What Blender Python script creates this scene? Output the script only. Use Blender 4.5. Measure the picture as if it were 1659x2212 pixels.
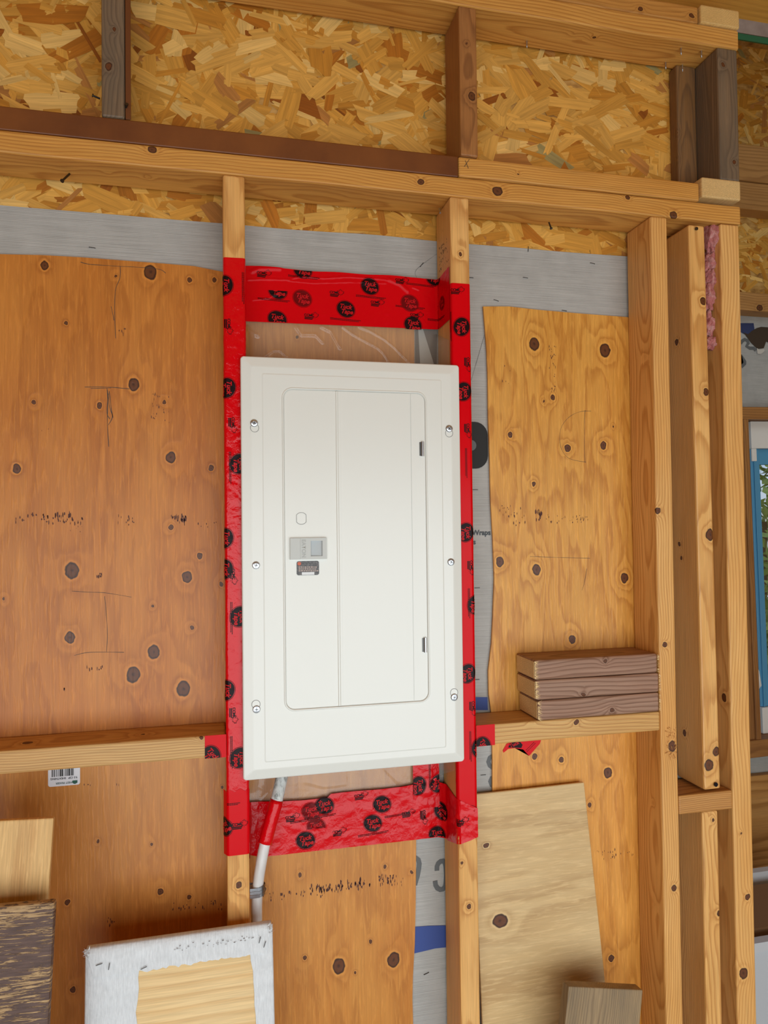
import bpy, bmesh, math, random
from mathutils import Vector, Matrix, noise as mnoise

for o in list(bpy.data.objects):
    bpy.data.objects.remove(o)
scene = bpy.context.scene
COL = scene.collection

# ------------------------------------------------------------------ camera
W, H = 1659, 2212
FPX, YAW, PIT, ROL = 1572.3418, 0.229835, 0.0223518, -0.0112875
CAM = Vector((-0.0191036, -1.3066185, -0.0262170))
_fw = Vector((math.sin(YAW) * math.cos(PIT), math.cos(YAW) * math.cos(PIT), math.sin(PIT)))
_rt = Vector((math.cos(YAW), -math.sin(YAW), 0))
_up = _rt.cross(_fw)
R_ = math.cos(ROL) * _rt + math.sin(ROL) * _up
U_ = -math.sin(ROL) * _rt + math.cos(ROL) * _up
cd = bpy.data.cameras.new('camera')
cam = bpy.data.objects.new('camera', cd)
COL.objects.link(cam)
cd.sensor_fit = 'VERTICAL'
cd.sensor_height = 24.0
cd.lens = FPX * 24.0 / H
cd.clip_start = 0.05
cam.matrix_world = Matrix(((R_.x, U_.x, -_fw.x, CAM.x), (R_.y, U_.y, -_fw.y, CAM.y),
                           (R_.z, U_.z, -_fw.z, CAM.z), (0, 0, 0, 1)))
scene.camera = cam

# ------------------------------------------------------------------ world, light, exposure
world = bpy.data.worlds.new('sky')
scene.world = world
world.use_nodes = True
wn = world.node_tree.nodes
bg = wn['Background']
sky = wn.new('ShaderNodeTexSky')
sky.sky_type = 'HOSEK_WILKIE'
sky.turbidity = 6.0
sky.ground_albedo = 0.4
sky.sun_direction = (-0.3, -0.6, 0.7)
world.node_tree.links.new(sky.outputs[0], bg.inputs['Color'])
bg.inputs['Strength'].default_value = 3.2

FLOOR = -1.75
# daylight coming in through the wide open doorway behind the photographer
DOOR = dict(x0=-1.75, x1=2.4, z0=-1.75, z1=0.24, y=-2.75)
la = bpy.data.lights.new('doorway_daylight', 'AREA')
la.shape = 'RECTANGLE'
la.size = DOOR['x1'] - DOOR['x0']
la.size_y = DOOR['z1'] - DOOR['z0']
la.energy = 74
la.color = (0.84, 0.94, 1.0)
lo = bpy.data.objects.new('doorway_daylight', la)
COL.objects.link(lo)
lo.location = ((DOOR['x0'] + DOOR['x1']) / 2, DOOR['y'] - 0.05, (DOOR['z0'] + DOOR['z1']) / 2)
lo.rotation_euler = (math.radians(90), 0, 0)

vs = scene.view_settings
vs.view_transform = 'Standard'
vs.look = 'None'
vs.exposure = 0.0
vs.gamma = 1.0
vs.use_curve_mapping = False

# ------------------------------------------------------------------ helpers
def at(px, py, Y):
    v = _fw + R_ * ((px - W / 2) / FPX) - U_ * ((py - H / 2) / FPX)
    return CAM + v * ((Y - CAM.y) / v.y)

def srgb(r, g, b):
    def f(c):
        c /= 255.0
        return c / 12.92 if c <= 0.04045 else ((c + 0.055) / 1.055) ** 2.4
    return (f(r), f(g), f(b), 1.0)

def tag(o, label=None, cat=None, group=None, kind=None):
    if label: o['label'] = label
    if cat: o['category'] = cat
    if group: o['group'] = group
    if kind: o['kind'] = kind
    return o

def link(name, me, mat=None, parent=None, loc=None, smooth=False):
    o = bpy.data.objects.new(name, me)
    COL.objects.link(o)
    if mat is not None and me is not None:
        if len(me.materials) == 0:
            me.materials.append(mat)
    if smooth and me is not None:
        for p in me.polygons: p.use_smooth = True
    if loc is not None: o.location = loc
    if parent is not None:
        o.parent = parent
        o.matrix_parent_inverse = Matrix.Identity(4)
        if loc is None:
            pass
    return o

def ploc(o):
    return o.matrix_basis.translation.copy()

def mesh_obj(name, verts, faces, mat, parent=None, origin=None, smooth=False):
    """verts in world coordinates; the object origin goes to `origin` (or the parent's)."""
    if parent is not None:
        inv = wm(parent).inverted()
        verts = [inv @ Vector(v) for v in verts]
        loc = (0, 0, 0)
    else:
        if origin is None:
            xs = [v[0] for v in verts]; ys = [v[1] for v in verts]; zs = [v[2] for v in verts]
            origin = Vector(((min(xs) + max(xs)) / 2, (min(ys) + max(ys)) / 2, min(zs)))
        origin = Vector(origin)
        verts = [Vector(v) - origin for v in verts]
        loc = origin
    me = bpy.data.meshes.new(name)
    me.from_pydata([tuple(v) for v in verts], [], faces)
    me.update()
    return link(name, me, mat, parent, loc, smooth)

def wm(o):
    m = o.matrix_basis.copy()
    p = o.parent
    while p is not None:
        m = p.matrix_basis @ m
        p = p.parent
    return m

def empty(name, loc):
    o = bpy.data.objects.new(name, None)
    COL.objects.link(o)
    o.location = loc
    o.empty_display_size = 0.03
    return o

def bm_obj(name, bm, mat, parent=None, origin=(0, 0, 0), smooth=False, recalc=True):
    if recalc: bmesh.ops.recalc_face_normals(bm, faces=bm.faces[:])
    if parent is not None:
        bmesh.ops.transform(bm, matrix=wm(parent).inverted(), verts=bm.verts[:])
        loc = (0, 0, 0)
    else:
        bmesh.ops.translate(bm, vec=-Vector(origin), verts=bm.verts[:])
        loc = origin
    me = bpy.data.meshes.new(name)
    bm.to_mesh(me)
    bm.free()
    return link(name, me, mat, parent, loc, smooth)

def box_bm(x0, x1, y0, y1, z0, z1, bev=0.0, seg=2, bm=None):
    b = bmesh.new()
    r = bmesh.ops.create_cube(b, size=1.0)
    for v in b.verts:
        v.co = Vector((x0 + (v.co.x + .5) * (x1 - x0), y0 + (v.co.y + .5) * (y1 - y0), z0 + (v.co.z + .5) * (z1 - z0)))
    if bev > 0:
        bmesh.ops.bevel(b, geom=b.edges[:], offset=bev, segments=seg, affect='EDGES', profile=0.5)
    if bm is not None:
        me = bpy.data.meshes.new('t'); b.to_mesh(me); b.free(); bm.from_mesh(me); bpy.data.meshes.remove(me)
        return bm
    return b

def box(name, x0, x1, y0, y1, z0, z1, mat, parent=None, bev=0.0, seg=2):
    b = box_bm(x0, x1, y0, y1, z0, z1, bev, seg)
    return bm_obj(name, b, mat, parent, ((x0 + x1) / 2, (y0 + y1) / 2, z0))

def tube_bm(pts, rad, n=12, cap=True, bm=None):
    bm = bm or bmesh.new()
    rings = []
    pts = [Vector(p) for p in pts]
    for i, p in enumerate(pts):
        d = (pts[min(i + 1, len(pts) - 1)] - pts[max(i - 1, 0)]).normalized()
        a = d.cross(Vector((0, 1, 0)))
        if a.length < 1e-4: a = d.cross(Vector((1, 0, 0)))
        a.normalize(); c = d.cross(a)
        r = rad[i] if isinstance(rad, (list, tuple)) else rad
        rings.append([bm.verts.new(p + a * (r * math.cos(2 * math.pi * k / n)) + c * (r * math.sin(2 * math.pi * k / n))) for k in range(n)])
    for i in range(len(rings) - 1):
        for k in range(n):
            bm.faces.new((rings[i][k], rings[i][(k + 1) % n], rings[i + 1][(k + 1) % n], rings[i + 1][k]))
    if cap:
        bm.faces.new(rings[0]); bm.faces.new(rings[-1][::-1])
    return bm

# ------------------------------------------------------------------ node helper
class NT:
    def __init__(s, name):
        s.mat = bpy.data.materials.new(name)
        s.mat.use_nodes = True
        s.t = s.mat.node_tree
        s.n = s.t.nodes
        s.bsdf = s.n['Principled BSDF']
        s.out = s.n['Material Output']
    def _set(s, sock, v):
        if isinstance(v, bpy.types.NodeSocket): s.t.links.new(v, sock)
        elif v is not None: sock.default_value = v
    def math(s, op, a, b=None, c=None, clamp=False):
        n = s.n.new('ShaderNodeMath'); n.operation = op; n.use_clamp = clamp
        s._set(n.inputs[0], a); s._set(n.inputs[1], b); s._set(n.inputs[2], c)
        return n.outputs[0]
    def vmath(s, op, a, b=None, out=0):
        n = s.n.new('ShaderNodeVectorMath'); n.operation = op
        s._set(n.inputs[0], a); s._set(n.inputs[1], b)
        return n.outputs[out]
    def noise(s, vec, scale=1.0, detail=2.0, rough=0.5, dist=0.0, out=0):
        n = s.n.new('ShaderNodeTexNoise')
        s._set(n.inputs['Vector'], vec); n.inputs['Scale'].default_value = scale
        n.inputs['Detail'].default_value = detail; n.inputs['Roughness'].default_value = rough
        n.inputs['Distortion'].default_value = dist
        return n.outputs[out]
    def ramp(s, fac, stops, interp='LINEAR'):
        n = s.n.new('ShaderNodeValToRGB'); s._set(n.inputs[0], fac)
        cr = n.color_ramp; cr.interpolation = interp
        while len(cr.elements) < len(stops): cr.elements.new(0.5)
        for e, (p, c) in zip(cr.elements, stops):
            e.position = p
            e.color = c if isinstance(c, (tuple, list)) else (c, c, c, 1)
        return n.outputs[0]
    def mix(s, fac, a, b, blend='MIX'):
        n = s.n.new('ShaderNodeMix'); n.data_type = 'RGBA'; n.blend_type = blend
        s._set(n.inputs[0], fac); s._set(n.inputs[6], a); s._set(n.inputs[7], b)
        return n.outputs[2]
    def comb(s, x, y, z):
        n = s.n.new('ShaderNodeCombineXYZ')
        for i, v in enumerate((x, y, z)): s._set(n.inputs[i], v)
        return n.outputs[0]
    def sep(s, v):
        n = s.n.new('ShaderNodeSeparateXYZ'); s._set(n.inputs[0], v)
        return n.outputs
    def coord(s, kind='Object'):
        return s.n.new('ShaderNodeTexCoord').outputs[kind]
    def attr(s, name, out='Color'):
        n = s.n.new('ShaderNodeAttribute'); n.attribute_name = name
        return n.outputs[out]
    def bump(s, h, strength=0.3, dist=0.001):
        n = s.n.new('ShaderNodeBump'); n.inputs['Strength'].default_value = strength
        n.inputs['Distance'].default_value = dist; s._set(n.inputs['Height'], h)
        s.t.links.new(n.outputs[0], s.bsdf.inputs['Normal'])
        return n.outputs[0]
    def set(s, **kw):
        for k, v in kw.items():
            s._set(s.bsdf.inputs[k.replace('_', ' ')], v)
        return s.mat

def simple(name, col, rough=0.5, metal=0.0, **kw):
    m = NT(name)
    m.set(Base_Color=col, Roughness=rough, Metallic=metal, **kw)
    return m.mat

# ------------------------------------------------------------------ wood
C_PINE = (srgb(224, 166, 84), srgb(210, 146, 64), srgb(164, 94, 30))
C_STUD = (srgb(236, 182, 110), srgb(224, 162, 86), srgb(182, 114, 46))
C_PLY = (srgb(206, 132, 54), srgb(188, 110, 36), srgb(152, 80, 18))
C_PLYR = (srgb(226, 164, 76), srgb(214, 146, 56), srgb(176, 104, 28))
C_OFF = (srgb(172, 134, 110), srgb(156, 114, 90), srgb(112, 68, 42))
C_GREY = (srgb(142, 116, 88), srgb(118, 92, 66), srgb(76, 56, 40))
SEED = [0]

def wood(name, axis='x', cols=C_STUD, knots=(), off=(0, 0, 0), freq=210, ring=0.55, style='lumber',
         pith=(0.05, 0.03), rough=0.55, fiber=0.22, knotcol=None, bump=0.25, weather=0.0, spec=0.4, figure=9.0):
    """Procedural timber. Coordinates are object space + off. axis: along the grain."""
    SEED[0] += 1
    rnd = random.Random(SEED[0] * 7 + 3)
    m = NT(name)
    P = m.vmath('ADD', m.coord(), tuple(off))
    s = m.sep(P)
    ax = {'x': (0, 1, 2), 'y': (1, 0, 2), 'z': (2, 0, 1)}[axis]
    a, b, c = s[ax[0]], s[ax[1]], s[ax[2]]
    sd = rnd.uniform(0, 40)
    aS = m.math('ADD', a, sd)
    # knots: smallest normalised distance
    km = None
    if knots:
        wob = m.noise(P, 90, 1, out=1)
        Pk = m.vmath('ADD', P, m.vmath('MULTIPLY', m.vmath('SUBTRACT', wob, (.5, .5, .5)), (.006, .006, .006)))
        sc = [1, 1, 1]; sc[ax[0]] = 0.82
        if style == 'ply': sc[1] = 0.2
        Pk = m.vmath('MULTIPLY', Pk, tuple(sc))
        for (kx, ky, kz, kr) in knots:
            d = m.vmath('DISTANCE', Pk, (kx * sc[0], ky * sc[1], kz * sc[2]), out=1)
            q = m.math('DIVIDE', d, kr)
            km = q if km is None else m.math('MINIMUM', km, q)
    if style == 'lumber':
        n1 = m.noise(m.comb(m.math('MULTIPLY', aS, 1.6), m.math('MULTIPLY', b, 3), m.math('MULTIPLY', c, 3)), 1.0, 2, out=1)
        ns = m.sep(n1)
        bb = m.math('MULTIPLY_ADD', ns[0], .07, m.math('SUBTRACT', b, pith[0] + .035))
        cc = m.math('MULTIPLY_ADD', ns[1], .07, m.math('SUBTRACT', c, pith[1] + .035))
        rad = m.math('SQRT', m.math('ADD', m.math('MULTIPLY', bb, bb), m.math('MULTIPLY', cc, cc)))
        n2 = m.noise(m.comb(m.math('MULTIPLY', aS, 9), m.math('MULTIPLY', b, 60), m.math('MULTIPLY', c, 60)), 1.0, 2)
        rad = m.math('MULTIPLY_ADD', n2, .004, rad)
        if km is not None:
            e = m.math('EXPONENT', m.math('MULTIPLY', km, -0.75))
            rad = m.math('MULTIPLY_ADD', e, .022, rad)
        ph = m.math('MULTIPLY', rad, freq)
    else:  # rotary cut veneer: contours of a stretched noise field
        # across-grain coordinate on the face is x for axis z, z for axis x
        w = s[0] if axis == 'z' else s[2]
        h = m.noise(m.comb(m.math('MULTIPLY', aS, 1.1), m.math('MULTIPLY', w, 7.0), rnd.uniform(0, 9)), 1.0, 3, 0.55, 0.25)
        fine = m.noise(m.comb(m.math('MULTIPLY', aS, 14), m.math('MULTIPLY', w, 110), 3.0), 1.0, 2)
        h = m.math('MULTIPLY_ADD', fine, .035, h)
        if km is not None:
            e = m.math('EXPONENT', m.math('MULTIPLY', km, -0.55))
            h = m.math('MULTIPLY_ADD', e, .35, h)
        ph = m.math('MULTIPLY', h, figure)
    fr = m.math('FRACT', ph)
    rg = m.ramp(fr, [(0, 0.12), (.08, 0.0), (.5, .18), (.86, 1.0), (.95, .7), (1.0, .12)])
    stk = None
    if style == 'ply':
        stk = m.ramp(m.noise(m.comb(m.math('MULTIPLY', aS, 22), m.math('MULTIPLY', w, 190), 8.0), 1.0, 3, .6, .3), [(.5, 0.0), (.66, 1.0)])
    fb = m.noise(m.comb(m.math('MULTIPLY', aS, 9), m.math('MULTIPLY', b, 420), m.math('MULTIPLY', c, 420)), 1.0, 3, .6)
    bl = m.noise(m.comb(m.math('MULTIPLY', aS, 2.6), m.math('MULTIPLY', b, 11), m.math('MULTIPLY', c, 11)), 1.0, 3, .6)
    blr = m.ramp(bl, [(.3, 0.0), (.7, 1.0)])
    col = m.mix(blr, cols[0], cols[1])
    col = m.mix(m.math('MULTIPLY', rg, ring), col, cols[2])
    if stk is not None:
        col = m.mix(m.math('MULTIPLY', stk, .38), col, tuple(min(1, q * 1.25) for q in cols[0][:3]) + (1,))
    fbr = m.ramp(fb, [(.25, 1.0 - fiber), (.75, 1.0 + fiber * .5)])
    col = m.mix(1.0, col, fbr, 'MULTIPLY')
    if weather > 0:
        wn_ = m.noise(m.comb(m.math('MULTIPLY', aS, 6), m.math('MULTIPLY', b, 40), m.math('MULTIPLY', c, 40)), 1.0, 4, .65)
        wr = m.ramp(wn_, [(.35, 0.0), (.65, 1.0)])
        col = m.mix(m.math('MULTIPLY', wr, weather), col, srgb(96, 84, 70))
    if km is not None:
        kc = knotcol or (srgb(100, 54, 22), srgb(58, 28, 10))
        halo = m.ramp(m.math('MULTIPLY', km, .25), [(0.0, .6), (.35, .15), (.39, .55), (.56, 0.0)])
        col = m.mix(m.math('MULTIPLY', halo, .5), col, cols[2])
        rim = m.ramp(m.math('MULTIPLY', km, .25), [(.25, 1.0), (.285, .8), (.345, 0.0)])
        col = m.mix(m.math('MULTIPLY', rim, .5 if style == 'ply' else .2), col, tuple(min(1, q * 1.3) for q in cols[0][:3]) + (1,))
        inner = m.ramp(m.math('MULTIPLY', km, .5), [(0.0, kc[1]), (.16, kc[0]), (.34, kc[0]), (.45, kc[1]), (.52, kc[1])])
        msk = m.ramp(m.math('MULTIPLY', km, .5), [(.47, 1.0), (.54, 0.0)])
        col = m.mix(msk, col, inner)
    m.set(Base_Color=col, Roughness=rough)
    m.bsdf.inputs['Specular IOR Level'].default_value = spec
    hh = m.math('ADD', m.math('MULTIPLY', fb, .7), m.math('MULTIPLY', rg, .3))
    if stk is not None: hh = m.math('MULTIPLY_ADD', stk, .6, hh)
    m.bump(hh, bump, .0012)
    return m.mat

def kn(Y, *pts):
    """knots from (px,py,radius_px) on plane Y"""
    out = []
    for (px, py, r) in pts:
        p = at(px, py, Y)
        out.append((p.x, p.y, p.z, r * (Y - CAM.y) / FPX * 0.97))
    return out

def lumber(name, x0, x1, y0, y1, z0, z1, axis, label, cat, cols=C_STUD, knots=(), bev=.0035, group=None, **kw):
    org = Vector(((x0 + x1) / 2, (y0 + y1) / 2, z0))
    kw.setdefault('pith', (((y0 + y1) / 2 if axis != 'y' else (x0 + x1) / 2) + random.Random(SEED[0]).uniform(-.05, .05),
                           ((z0 + z1) / 2 if axis != 'z' else (y0 + y1) / 2) - .06) if axis != 'z'
                  else ((x0 + x1) / 2 + random.Random(SEED[0]).uniform(-.05, .05), (y0 + y1) / 2 + .06))
    mat = wood(name + '_wood', axis, cols, knots, org, **kw)
    o = box(name, x0, x1, y0, y1, z0, z1, mat, None, bev)
    tag(o, label, cat, group)
    return o

def plank(name, A, B, D, length, thick, label, cat, cols, knots2=(), axis='x', bev=.002, **kw):
    """A, B: ends of the top edge (front face); D: a point further down the left or right edge.
    Local x = across (A to B), local z = up, local y = into the wall. knots2: (u across 0..1, metres down, radius)"""
    A, B, D = Vector(A), Vector(B), Vector(D)
    x = (B - A); w = x.length; x.normalize()
    dn = D - A; dn -= x * dn.dot(x); dn.normalize()
    z = -dn
    y = z.cross(x)
    base = A + dn * length
    M = Matrix(((x.x, y.x, z.x, base.x), (x.y, y.y, z.y, base.y), (x.z, y.z, z.z, base.z), (0, 0, 0, 1)))
    kk = [(u * w, 0.0, length - dd, r) for (u, dd, r) in knots2]
    mat = wood(name + '_wood', axis, cols, kk, (0, 0, 0), **kw)
    b = box_bm(0, w, 0, thick, 0, length, bev)
    me = bpy.data.meshes.new(name); b.to_mesh(me); b.free()
    o = link(name, me, mat)
    o.matrix_basis = M
    tag(o, label, cat)
    return o, M, w

def text_bm(s, size, shear=0.0, bold=0.0, space=1.0):
    cu = bpy.data.curves.new('txt', 'FONT')
    cu.body = s; cu.size = size; cu.shear = shear; cu.offset = bold; cu.space_character = space
    cu.align_x = 'CENTER'; cu.align_y = 'CENTER'; cu.resolution_u = 3
    ob = bpy.data.objects.new('txt', cu)
    COL.objects.link(ob)
    dg = bpy.context.evaluated_depsgraph_get()
    me = bpy.data.meshes.new_from_object(ob.evaluated_get(dg))
    bm = bmesh.new(); bm.from_mesh(me)
    bpy.data.objects.remove(ob); bpy.data.curves.remove(cu); bpy.data.meshes.remove(me)
    return bm

def text_on(name, s, size, ctr, mat, parent, xdir=(1, 0, 0), updir=(0, 0, 1), **kw):
    """flat lettering facing the room, centred on ctr"""
    bm = text_bm(s, size, **kw)
    x = Vector(xdir).normalized(); u = Vector(updir).normalized(); n = x.cross(u)
    for v in bm.verts:
        v.co = Vector(ctr) + x * v.co.x + u * v.co.y
    return bm_obj(name, bm, mat, parent, recalc=False)

def poly_on(name, pts, Y, mat, parent):
    """flat shape facing -Y, from (x, z) points"""
    bm = bmesh.new()
    vs_ = [bm.verts.new((p[0], Y, p[1])) for p in pts]
    f = bm.faces.new(vs_)
    bmesh.ops.triangulate(bm, faces=[f])
    return bm_obj(name, bm, mat, parent, recalc=False)

def ribbon_px(pts, Y, w, closed=False):
    """thin stroke through pixel points on plane Y, returned as world verts, faces"""
    P = [at(px, py, Y) for px, py in pts]
    # smooth resample
    Q = []
    n = len(P)
    for i in range(n - 1):
        p0, p1, p2, p3 = P[max(i - 1, 0)], P[i], P[i + 1], P[min(i + 2, n - 1)]
        for k in range(5):
            t = k / 5
            Q.append(0.5 * ((2 * p1) + (p2 - p0) * t + (2 * p0 - 5 * p1 + 4 * p2 - p3) * t * t + (3 * p1 - p0 - 3 * p2 + p3) * t ** 3))
    Q.append(P[-1])
    V, F = [], []
    for i, q in enumerate(Q):
        d = (Q[min(i + 1, len(Q) - 1)] - Q[max(i - 1, 0)]).normalized()
        s = Vector((d.z, 0, -d.x)) * (w * (0.6 + 0.4 * mnoise.noise(q * 60 + Vector((3, 1, 2)))))
        V += [q + s, q - s]
        if i: F.append((2 * i - 2, 2 * i - 1, 2 * i + 1, 2 * i))
    return V, F

def strokes(name, lists, Y, w, mat, parent):
    if name == 'pencil_mark' and len(lists) > 1:
        for l in lists: strokes(name, [l], Y, w, mat, parent)
        return
    V, F = [], []
    for l in lists:
        v, f = ribbon_px(l, Y, w)
        k = len(V); V += v; F += [tuple(i + k for i in q) for q in f]
    return mesh_obj(name, V, F, mat, parent)

def flecks(name, rects, Y, mat, parent, seed=1, density=1.0):
    """worn ink stamp: many small ragged specks inside pixel rectangles (x0,y0,x1,y1,n,size)"""
    rnd = random.Random(seed)
    V, F = [], []
    for (x0, y0, x1, y1, n, sz) in rects:
        for _ in range(int(n * density * .7)):
            px, py = rnd.uniform(x0, x1), y0 + (y1 - y0) * 0.0 + rnd.uniform(0, 1) * (y1 - y0)
            p = at(px, py, Y)
            w = sz * rnd.uniform(.2, .65) * .0008; h = sz * rnd.uniform(.5, 1.8) * .0009
            k = len(V)
            nn = 5
            for j in range(nn):
                a = 2 * math.pi * j / nn + rnd.uniform(-.3, .3)
                V.append((p.x + math.cos(a) * w * .5, p.y, p.z + math.sin(a) * h * .5))
            F.append(tuple(range(k, k + nn)))
    o = mesh_obj(name, V, F, mat, parent)
    o['kind'] = 'stuff'
    return o

# ------------------------------------------------------------------ plain materials
M_PENCIL = simple('pencil_graphite', srgb(66, 56, 48), .6)
M_INK = simple('stamp_ink', srgb(84, 38, 24), .6)
M_INKG = simple('grey_stamp_ink', srgb(92, 76, 54), .6)
M_STEEL = simple('galvanised_steel', srgb(190, 192, 196), .28, 1.0)
M_DARKSTEEL = simple('dark_steel', srgb(90, 88, 86), .35, 1.0)
M_BLACK = simple('black_paint', srgb(18, 16, 16), .35)

# ------------------------------------------------------------------ OSB
def osb_base_mat():
    m = NT('strand_board_base')
    P = m.coord()
    n = m.noise(m.vmath('MULTIPLY', P, (1, 1, 2.2)), 22, 4, .6)
    col = m.ramp(n, [(.3, srgb(140, 92, 38)), (.5, srgb(186, 136, 66)), (.7, srgb(206, 160, 92))])
    m.set(Base_Color=col, Roughness=.7)
    return m.mat
M_OSB = osb_base_mat()

def osb_flake_mat():
    m = NT('wood_strands')
    c = m.attr('strand_colour')
    uv = m.coord('UV')
    fb = m.noise(m.vmath('MULTIPLY', uv, (14, 420, 1)), 1.0, 3, .6)
    gr = m.noise(m.vmath('MULTIPLY', uv, (9, 130, 1)), 1.0, 2, .5)
    col = m.mix(1.0, c, m.ramp(fb, [(.25, .80), (.75, 1.10)]), 'MULTIPLY')
    col = m.mix(1.0, col, m.ramp(gr, [(.35, .86), (.6, 1.06)]), 'MULTIPLY')
    m.set(Base_Color=col, Roughness=.6)
    m.bsdf.inputs['Specular IOR Level'].default_value = .3
    m.bump(fb, .25, .001)
    return m.mat
M_FLAKE = osb_flake_mat()

FL_COLS = [(srgb(222, 164, 76), 34), (srgb(212, 150, 60), 34), (srgb(198, 132, 44), 22), (srgb(232, 184, 104), 16),
           (srgb(180, 108, 28), 8), (srgb(150, 82, 18), 3), (srgb(182, 120, 56), 4), (srgb(164, 144, 88), 1)]

def strands(parent, rects, Y, n, seed, scale=1.0, depth=.0016):
    rnd = random.Random(seed)
    V, F, UV, CO = [], [], [], []
    cols = [c for c, w in FL_COLS]; wts = [w for c, w in FL_COLS]
    tot = sum((r[1] - r[0]) * (r[3] - r[2]) for r in rects)
    jobs = []
    for r in rects:
        jobs += [r] * int(n * (r[1] - r[0]) * (r[3] - r[2]) / tot)
    rnd.shuffle(jobs)
    N = len(jobs)
    for i, r in enumerate(jobs):
        late = i / N
        L = rnd.triangular(.02, .13, .06) * scale * (1 - .3 * late)
        Wd = min(rnd.triangular(.006, .03, .012) * scale, L * .5)
        if rnd.random() < .16: Wd *= .4
        cx, cz = rnd.uniform(r[0], r[1]), rnd.uniform(r[2], r[3])
        ang = rnd.gauss(0, .55) if rnd.random() < .72 else rnd.uniform(-1.57, 1.57)
        y = Y - depth * late
        k = len(V)
        ca, sa = math.cos(ang), math.sin(ang)
        pts = []
        # order: build explicit outline
        pts = []
        e0, e1 = rnd.uniform(-.6, .6) * Wd, rnd.uniform(-.6, .6) * Wd
        for j in range(4): pts.append((-L / 2 + rnd.uniform(-.05, .05) * L + e0 * (j / 3 - .5), Wd * (.5 - j / 3) * rnd.uniform(.7, 1.05)))
        pts.append((rnd.uniform(-.2, .2) * L, -Wd * .5 * rnd.uniform(.85, 1.15)))
        for j in range(4): pts.append((L / 2 + rnd.uniform(-.05, .05) * L + e1 * (j / 3 - .5), Wd * (-.5 + j / 3) * rnd.uniform(.7, 1.05)))
        pts.append((rnd.uniform(-.2, .2) * L, Wd * .5 * rnd.uniform(.85, 1.15)))
        ou, ov = rnd.uniform(0, 30), rnd.uniform(0, 30)
        c = rnd.choices(cols, wts)[0]
        jv = rnd.uniform(.86, 1.1)
        c = (c[0] * jv, c[1] * jv, c[2] * jv, 1)
        ti = rnd.uniform(-.0006, .0006)
        for (u, v) in pts:
            V.append((cx + u * ca - v * sa, y + ti * u / L * 2, cz + u * sa + v * ca)); UV.append((u + ou, v + ov))
        F.append(tuple(range(k, k + len(pts))))
        CO += [c] * len(pts)
    o = mesh_obj('wood_strands', V, F, M_FLAKE, parent)
    me = o.data
    me.uv_layers.new(name='UVMap')
    me.color_attributes.new('strand_colour', 'FLOAT_COLOR', 'CORNER')
    vi = [lp.vertex_index for lp in me.loops]
    me.uv_layers['UVMap'].data.foreach_set('uv', [c for i in vi for c in UV[i]])
    me.color_attributes['strand_colour'].data.foreach_set('color', [c for i in vi for c in CO[i]])
    o['kind'] = 'stuff'
    return o

# ================================================================== THE SETTING
def floor_mat():
    m = NT('concrete')
    n = m.noise(m.coord(), 6, 5, .6)
    m.set(Base_Color=m.ramp(n, [(.3, srgb(150, 152, 152)), (.7, srgb(186, 188, 188))]), Roughness=.8)
    return m.mat
def plain_wood_wall():
    m = NT('room_plywood')
    n = m.noise(m.vmath('MULTIPLY', m.coord(), (6, 6, 1.2)), 2, 4, .6)
    m.set(Base_Color=m.ramp(n, [(.3, srgb(176, 132, 60)), (.7, srgb(204, 164, 88))]), Roughness=.7)
    return m.mat
M_ROOM = plain_wood_wall()
o = box('floor', -3.2, 3.6, -2.95, 1.75, FLOOR - .1, FLOOR, floor_mat()); tag(o, kind='structure')
o = box('wall_left', -3.3, -3.2, -2.95, .1, FLOOR, 1.6, M_ROOM); tag(o, kind='structure')
o = box('wall_right', 3.6, 3.7, -2.95, 1.75, FLOOR, 2.6, M_ROOM); tag(o, kind='structure')
# wall behind the photographer with the open doorway
bw = bmesh.new()
box_bm(-3.2, DOOR['x0'], -2.90, -2.80, FLOOR, 1.6, bm=bw)
box_bm(DOOR['x1'], 3.6, -2.90, -2.80, FLOOR, 1.6, bm=bw)
box_bm(DOOR['x0'], DOOR['x1'], -2.90, -2.80, DOOR['z1'], 1.6, bm=bw)
o = bm_obj('wall_front', bw, M_ROOM, None, (0, -2.85, FLOOR)); tag(o, kind='structure')

# ceiling over the near room
cm = wood('ceiling_board_wood', 'x', (srgb(224, 162, 70), srgb(212, 148, 58), srgb(176, 112, 38)), (), (0, 0, 0), style='lumber', freq=60, ring=.3)
o = box('ceiling', -3.2, 3.6, -2.95, .075, 1.108, 1.13, cm); tag(o, kind='structure')

# the sheathed wall
o = box('sky_gap_filler_1', -3.2, 1.066, .0765, .0995, 1.062, 1.13, M_ROOM); tag(o, kind='structure')  # added hidden strip, only blocks sky light between wall top and ceiling
wall = box('wall_back', -3.2, 1.068, .1003, .112, FLOOR, 1.12, M_OSB); tag(wall, kind='structure')
strands(wall, [(-.47, 1.06, .63, 1.03), (-.47, .9, .53, .66)], .1001, 1900, 11, 1.55)

# ================================================================== FRAMING
PT, PB = .643, .605      # lower top plate
K0 = kn(0, (329, 323, 8), (909, 393, 7), (1356, 427, 6), (1455, 465, 9), (133, 285, 4)) + kn(.04, (399, 368, 7), (133, 350, 5), (236, 363, 5), (320, 387, 4), (500, 393, 4), (545, 395, 4), (760, 440, 5))
K0 += [(k[0], k[1], k[2], k[3]) for k in kn(0, (1075, 413, 11))]
plate = lumber('top_plate', -.62, 1.066, 0, .089, PB, PT, 'x', 'long knotty pine plate running right across above the panel', 'plate',
               C_PINE, K0, pith=(.06, .52), freq=190, ring=.6)

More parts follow.
